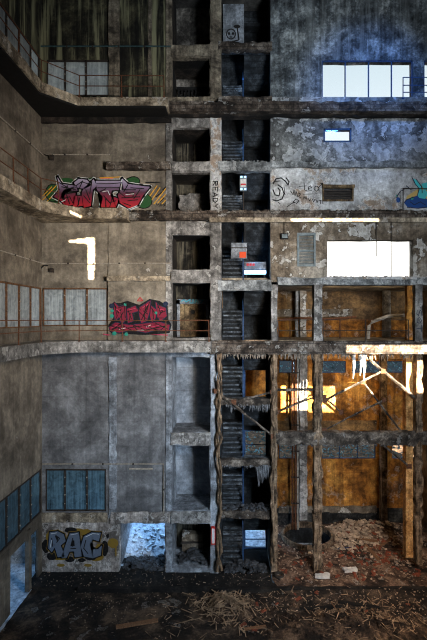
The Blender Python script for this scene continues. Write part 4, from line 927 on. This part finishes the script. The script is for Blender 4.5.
# outside door in the left wall
struct('column', MB().rbox(XL-.1, XL+.1, -1.64, -1.34, 0, 2.85, .3, .02, .04), 'left', 'pillar beside the side doorway')
struct('wall_left', MB().box(XL-2.6, XL-.35, .95, 1.15, -.3, 4).box(XL-2.6, XL-.35, -6.2, -6, -.3, 4), 'plaster2', 'added end walls closing the side passage to the sky')  # added to cut the sky light behind the side doorway
struct('ceiling', MB().box(XL-2.6, XL-.35, -6, 1, 3.9, 4.1), 'hall', 'added roof keeping the sky off the side passage')  # added to block sky light from above
struct('wall_left', MB().box(XL-2.6, XL-2.4, -6, 1, -.3, 4), 'plaster2', 'pale wall outside the side doorway')
grid_floor('ground', 'rubbleW', XL-2.5, XL+.05, -6, 1, lambda x, y: -.1+.08*noise.noise(Vector((x*3, y*3, 4))), .2, 'pale rubble outside the side doorway')

# ---------------------------------------------------------------- rubble and debris
def ground_z(x, y):
    if y < -1.2: return fz(x, y)
    return bz(x, y) if x > X(271) else 0.0
def free(x, y): return (Vector((x, y))-wc).length > 1.6
mb = MB(); k = 0
while k < 900:
    x, y = R(X(278), rx1-.2), R(-.9, BY-.15)
    if not free(x, y): continue
    mb.chunk((x, y, bz(x, y)+.015), R(.015, .07)); k += 1
tag(mb.build('rubble', 'rubble'), 'small broken plaster covering the floor of the tall bay', 'rubble', None, 'stuff')
mb = MB()
for _ in range(620):
    x, y = random.gauss(6.6, 1.3), random.gauss(3.7, .8)
    if free(x, y) and y < BY-.2 and x < rx1-.3: mb.chunk((x, y, bz(x, y)+R(.02, .1)), R(.04, .15), .5)
tag(mb.build('plaster_rubble', 'rubbleP'), 'pale heap of broken plaster at the back of the tall bay', 'rubble', None, 'stuff')
mb = MB()
for _ in range(900):
    x, y = R(-7.5, 9.5), -1.3-abs(random.gauss(0, 1.6))
    mb.chunk((x, y, fz(x, y)+.01), R(.01, .045) if x > 0 else R(.006, .028))
for _ in range(300):
    x, y = R(XL, X(271)), R(-1.2, 0); mb.chunk((x, y, .01), R(.008, .03))
tag(mb.build('litter', 'rubble'), 'fine litter scattered over the dark hall floor', 'litter', None, 'stuff')
# individual brick fragments
src = []
for _ in range(6):
    mb = MB(); mb.rbox(-.12, .12, -.06, .06, 0, .07, .06, .015, .03); src.append(mb.build('brick_fragment', 'brickf'))
first = set()
n = 0
while n < 130:
    if n < 112: x, y = R(X(278), 9.6), R(-.7, BY-.4)
    else: x, y = R(X(240), 9), R(-4.2, -1.4)
    if n < 112 and x < 6 and R(0, 1) < .6: continue
    if not free(x, y): continue
    s = src[n % 6]
    if n % 6 not in first and n < 6: o = s; first.add(n % 6)
    else: o = s.copy(); COL.objects.link(o)
    o.location = (x, y, ground_z(x, y)-.005); o.rotation_euler = (R(-.15, .15), R(-.15, .15), R(0, 6.28)); k = R(.6, 1.3); o.scale = (k, k, k)
    tag(o, 'broken red brick fragment lying among the floor rubble', 'brick', 'brick fragments on the floor'); n += 1
# planks
def plank(label, a, b, w, mat='wood', name='plank', th=.05, cat='plank', lift=.05):
    t = thing(name, label, cat, (a[0], a[1], ground_z(*a)))
    p = Vector((a[0], a[1], ground_z(*a)+lift)); q = Vector((b[0], b[1], ground_z(*b)+lift))
    MB().bar(p, q, w, th, (0, 0, 1)).build('board' if cat == 'plank' else 'bar', mat, t)
def gp(px, py):
    y = CZ*F/(py-320)-D
    return (X(px, y), y)
plank('broad pale plank lying in the bay rubble right of the well', gp(352, 541), gp(378, 545), .22, 'wood')
plank('plank pointing at the viewer in the bay rubble', gp(365, 548), gp(379, 563), .2, 'wood')
plank('short reddish plank across the bay rubble near the columns', gp(377, 552), gp(390, 543), .16, 'wood')
plank('pale board at the back of the bay below the ochre wall', gp(330, 529), gp(360, 533), .25, 'rubble')
plank('dark blue plank lying just right of the middle column', gp(338, 550), gp(356, 551), .14, 'bluesteel')
plank('charred plank on the hall floor in front of the bay', gp(300, 606), gp(342, 604), .16, 'black')
plank('charred beam end right of the charred plank', gp(338, 600), gp(380, 605), .18, 'black')
plank('thin charred lath near the right of the hall floor', gp(352, 612), gp(372, 604), .1, 'black')
plank('pale plank lying by the straw heap', gp(266, 623), gp(244, 626), .14, 'wood')
plank('flat pale plank on the dark floor left of the straw heap', gp(116, 624), gp(158, 617), .22, 'wood')
plank('thin rod leaning over the mound, longer of two', gp(331, 602), gp(352, 630), .03, 'wood', 'rod', .03, 'rod', .12)
plank('thin rod on the mound, shorter of two', gp(318, 612), gp(338, 636), .03, 'wood', 'rod', .03, 'rod', .12)
for (px, py, l) in ((322, 577, 'crumpled white sack at the foot of the middle column'), (350, 571, 'white scrap of paper right of the middle column')):
    x, y = gp(px, py); t = thing('scrap', l, 'scrap', (x, y, ground_z(x, y)))
    mb = MB(); mb.rbox(x-.35, x+.35, y-.2, y+.2, ground_z(x, y)-.02, ground_z(x, y)+.1, .1, .09, .05); mb.build('sheet', 'paper', t)
x, y = gp(279, 577); t = thing('tyre_ring', 'small dark rubber ring lying on the floor edge by the stairs', 'ring', (x, y, 0))
MB().tube([(x+.2*math.cos(k*.5236), y+.2*math.sin(k*.5236), ground_z(x, y)+.08) for k in range(13)], .06, 8).build('ring', 'darksteel', t)
x, y = gp(268, 572); t = thing('hose', 'thin dark hose snaking at the foot of the stairs', 'hose', (x, y, .03))
MB().tube([(X(240, -.5), -.55, .03), (X(255, -.5), -.8, .03), (X(266, -.3), -.5, .04), (X(272, -.3), -.2, .04), (X(279, -.6), -.8, .08)], .03).build('hose', 'darksteel', t)
# floor rail
pl = thing('floor_rail', 'long dark steel strip set in the floor before the tower', 'rail', (0, -1.3, 0))
MB().rbox(X(78, -1.3), X(426, -1.3), -1.42, -1.22, -.2, .035, .5, .015, .02).build('strip', 'deck', pl)
# heaps
def heap(name, label, cx, cy, rx, ry, h, mat, n=34):
    def zf(x, y):
        q = ((x-cx)/rx)**2+((y-cy)/ry)**2
        return fz(x, y)-.06+h*math.exp(-q*1.6)*(1+.5*noise.noise(Vector((x*1.6, y*1.6, 8))))+.09*noise.noise(Vector((x*4, y*4, 2)))*math.exp(-q)
    vs = []; fs = []
    for i in range(n+1):
        for j in range(n+1):
            x, y = cx+rx*1.7*(2*i/n-1), cy+ry*1.7*(2*j/n-1); vs.append((x, y, zf(x, y)))
    for i in range(n):
        for j in range(n): fs.append((i*(n+1)+j, (i+1)*(n+1)+j, (i+1)*(n+1)+j+1, i*(n+1)+j+1))
    o = MB().add(vs, fs).build(name, mat, smooth=True); tag(o, label, 'heap', None, 'stuff'); return zf
zf = heap('straw_debris', 'low heap of splintered straw and dirt on the hall floor', X(228, -2.6), -2.6, 1.3, .9, .4, 'dirt')
mb = MB()
for _ in range(330):
    x, y = random.gauss(X(226, -2.6), .6), random.gauss(-2.6, .5); mb.sliver((x, y, zf(x, y)+R(.02, .16)), R(.15, .7), R(.012, .05))
tag(mb.build('straw_splinters', 'straw'), 'pale splinters and straw spread over the left heap', 'straw', None, 'stuff')
zf2 = heap('dirt_mound', 'broad mound of brown earth at the lower right of the hall floor', X(350, -4.0), -3.9, 3.2, 1.1, .5, 'dirt', 48)
mb = MB()
for _ in range(650):
    x, y = random.gauss(X(350, -4), 2.1), random.gauss(-3.6, .75); mb.chunk((x, y, max(zf2(x, y), fz(x, y))+.02), R(.02, .1))
tag(mb.build('earth_clods', 'dirt'), 'loose clods on the brown earth mound', 'clods', None, 'stuff')
mb = MB()
for _ in range(320):
    x, y = random.gauss(X(372, -4), 1.7), random.gauss(-3.3, .8); mb.sliver((x, y, max(zf2(x, y), fz(x, y))+R(.02, .1)), R(.1, .5), R(.008, .038))
for _ in range(110):
    x, y = R(X(150, -3), X(300, -3)), R(-4.4, -1.5); mb.sliver((x, y, fz(x, y)+.04), R(.1, .5), R(.01, .035))
tag(mb.build('straw_splinters', 'straw'), 'pale twigs scattered over the mound and floor', 'straw', None, 'stuff')

# ---------------------------------------------------------------- outside: ground and leaves
struct('ground', MB().box(-30, 40, BY+.35, 60, -1.2, -.35), 'dirt', 'ground outside behind the building')
mb = MB()
for _ in range(5200):
    x, z = R(-.5, 12.5), R(0, 10.8); y = 6.3+R(0, 1.6)+1.2*noise.noise(Vector((x*.7, z*.7, 0)))
    d1 = Vector((R(-1, 1), R(-1, 1), R(-.6, .6))).normalized()*R(.07, .16); d2 = Vector((R(-1, 1), R(-1, 1), R(-1, 1))).normalized()*R(.05, .1)
    c = Vector((x, y, z)); mb.add([c-d1, c+d2, c+d1, c-d2], [(0, 1, 2, 3)])
tag(mb.build('foliage', 'leaf'), 'blue green leaves seen through the rear windows of the tall bay', 'foliage', None, 'stuff')

# ---------------------------------------------------------------- rest of the hall (behind the camera) with the openings that let the sun in
SD = Vector((-2.6, 5.0, -2.0))

def hole(x0, x1, z0, z1, y=0.0):
    t = (y-FY)/SD.y
    return (x0-SD.x*t, x1-SD.x*t, z0-SD.z*t, z1-SD.z*t)
sun_holes = [hole(X(69), X(77), Z(242.3), Z(240)), hole(X(77), X(86), Z(243), Z(238.6)), hole(X(86), X(95), Z(244), Z(237.5)), hole(X(88), X(95), Z(270), Z(244)), hole(X(88.8), X(94.2), Z(279), Z(270)),
             hole(X(69, -1), X(82, -1), Z(217.6, -1), Z(215.3, -1), -1.0),
             hole(5.75, 9.75, 8.95, 10.55), hole(6.6, 7.4, 10.55, 10.95), hole(X(345), 11.5, Z(353.5, -.35), Z(345, -.35), -.35), hole(X(290), X(376), Z(220.9, -.46), Z(218.6, -.46), -.46), hole(X(244), X(266), Z(341.5), Z(340.5))]
struct('wall_front', MB().wall(-12, 40, -.5, 44, FY-.05, FY, sun_holes, seg=4, amp=0, chip=0), 'hall', 'hall wall behind the camera with openings')
struct('wall_right', MB().box(27, 27.4, FY, -.0, -.5, zt), 'hall', 'right side wall of the hall')
struct('wall_back', MB().box(rx1+.3, 27, 0, .4, -.5, zt), 'hall', 'back wall beyond the right edge')
struct('ceiling', MB().box(XL-.35, 27, FY, 2.5, zt, zt+.3), 'hall', 'roof of the hall')

# ---------------------------------------------------------------- lights
def area(name, loc, target, sx, sy, power, col, spread=180):
    l = bpy.data.lights.new(name, 'AREA'); l.shape = 'RECTANGLE'; l.size = sx; l.size_y = sy; l.energy = power; l.color = col; l.spread = math.radians(spread)
    o = bpy.data.objects.new(name, l); COL.objects.link(o); o.location = loc
    o.rotation_euler = (Vector(target)-Vector(loc)).to_track_quat('-Z', 'Y').to_euler(); return o
def spot(name, loc, target, power, col, size, blend=1.0, rad=.5):
    l = bpy.data.lights.new(name, 'SPOT'); l.energy = power; l.color = col; l.spot_size = math.radians(size); l.spot_blend = blend; l.shadow_soft_size = rad
    o = bpy.data.objects.new(name, l); COL.objects.link(o); o.location = loc
    o.rotation_euler = (Vector(target)-Vector(loc)).to_track_quat('-Z', 'Y').to_euler(); return o
s = bpy.data.lights.new('sun', 'SUN'); s.energy = 95; s.angle = math.radians(.2); s.color = (1, .83, .60)
so = bpy.data.objects.new('sun', s); COL.objects.link(so); so.rotation_euler = SD.to_track_quat('-Z', 'Y').to_euler()
area('hall_window_light', (8.8, -17.5, 13.5), (0, 0, 12), 3.5, 5, 1150, (.86, .93, 1), 96)
area('warm_fill', (6, -15, 15), (-5, 0, 15), 3, 2.5, 420, (1, .78, .54), 70)  # added warm fill for the mid-height left walls
spot('blue_glow_spot', (7, -8, 26), (6.9, 0, 24.0), 3600, (.04, .28, 1), 56)  # added spot that makes the blue glow around the top window
area('passage_light', (-4.4, 3.5, 4.6), (-4.4, 3.2, 0), 1.6, 2.5, 260, (.28, .58, 1))
area('stair_back_light', (.9, 3.6, 2.5), (.9, 3.6, 0), 1.6, 1.6, 60, (.28, .58, 1))
area('side_door_light', (XL-1.3, -2.5, 3.6), (XL-1.3, -2.5, 0), 1.6, 2.5, 40, (.16, .5, 1))
area('high_fill', (7, -16, 19.5), (2.5, 0, 27.5), 3, 3, 300, (.82, .92, 1), 74)  # added cool fill lifting the dark top storey
area('floor_fill', (9.5, -11, 8.5), (6.8, -1.0, 0), 2, 2, 130, (1, .80, .62), 62)  # added warm fill for the right of the floor
area('low_cool_fill', (8.5, -17, 8), (-1.5, 0, 6), 3, 3, 300, (.58, .78, 1), 66)  # added cool fill for the lower walls and cells
for i_, (x_, z_, p_) in enumerate(((1.3, 15.7, 14), (.9, 19.3, 10), (.6, 21.4, 9), (.6, 25, 9))):
    l_ = bpy.data.lights.new('stair_tint', 'POINT'); l_.energy = p_; l_.color = (.25, .55, 1); l_.shadow_soft_size = .1  # added point lights tinting the stairwell blue
    o_ = bpy.data.objects.new('stair_tint', l_); COL.objects.link(o_); o_.location = (x_, .5, z_)
area('upper_bay_glow', (6.5, .9, 14.2), (6.5, 4.8, 12), 5, .4, 45, (1, .74, .45))  # added warm fill under the upper bay ceiling
area('bay_glow', (8, 1.6, 10.6), (5, 5, 7.5), 3, .8, 130, (1, .70, .36))  # added warm fill for the tall bay

wd = bpy.data.worlds.new('sky'); SC.world = wd; wd.use_nodes = True
nt = wd.node_tree; nt.nodes.clear()
tcn = nt.nodes.new('ShaderNodeTexCoord'); sp = nt.nodes.new('ShaderNodeSeparateXYZ'); rp = nt.nodes.new('ShaderNodeValToRGB')
bg = nt.nodes.new('ShaderNodeBackground'); ow = nt.nodes.new('ShaderNodeOutputWorld')
nt.links.new(tcn.outputs['Generated'], sp.inputs[0]); nt.links.new(sp.outputs[2], rp.inputs[0]); nt.links.new(rp.outputs[0], bg.inputs[0]); nt.links.new(bg.outputs[0], ow.inputs[0])
e = rp.color_ramp.elements
st = [(0.0, (.02, .03, .04, 1)), (.03, (1, .97, .9, 1)), (.22, (.95, .93, .88, 1)), (.36, (.48, .54, .58, 1)), (.52, (.34, .42, .46, 1)), (1, (.25, .36, .45, 1))]
while len(e) < len(st): e.new(.5)
for el, (p, c) in zip(e, st): el.position = p; el.color = c
bg.inputs[1].default_value = 2.0

# ---------------------------------------------------------------- camera
cam = bpy.data.cameras.new('camera'); cam.sensor_fit = 'AUTO'; cam.sensor_width = 36; cam.lens = 36*F/640
cam.shift_x = -(PX0-213.5)/640; cam.shift_y = 0; cam.clip_end = 300
co = bpy.data.objects.new('camera', cam); COL.objects.link(co); co.location = (0, -D, CZ); co.rotation_euler = (math.pi/2, 0, 0)
SC.camera = co
SC.cycles.filter_width = 1.1
SC.view_settings.view_transform = 'Standard'; SC.view_settings.look = 'None'; SC.view_settings.gamma = 1; SC.view_settings.use_curve_mapping = False
SC.view_settings.exposure = 0
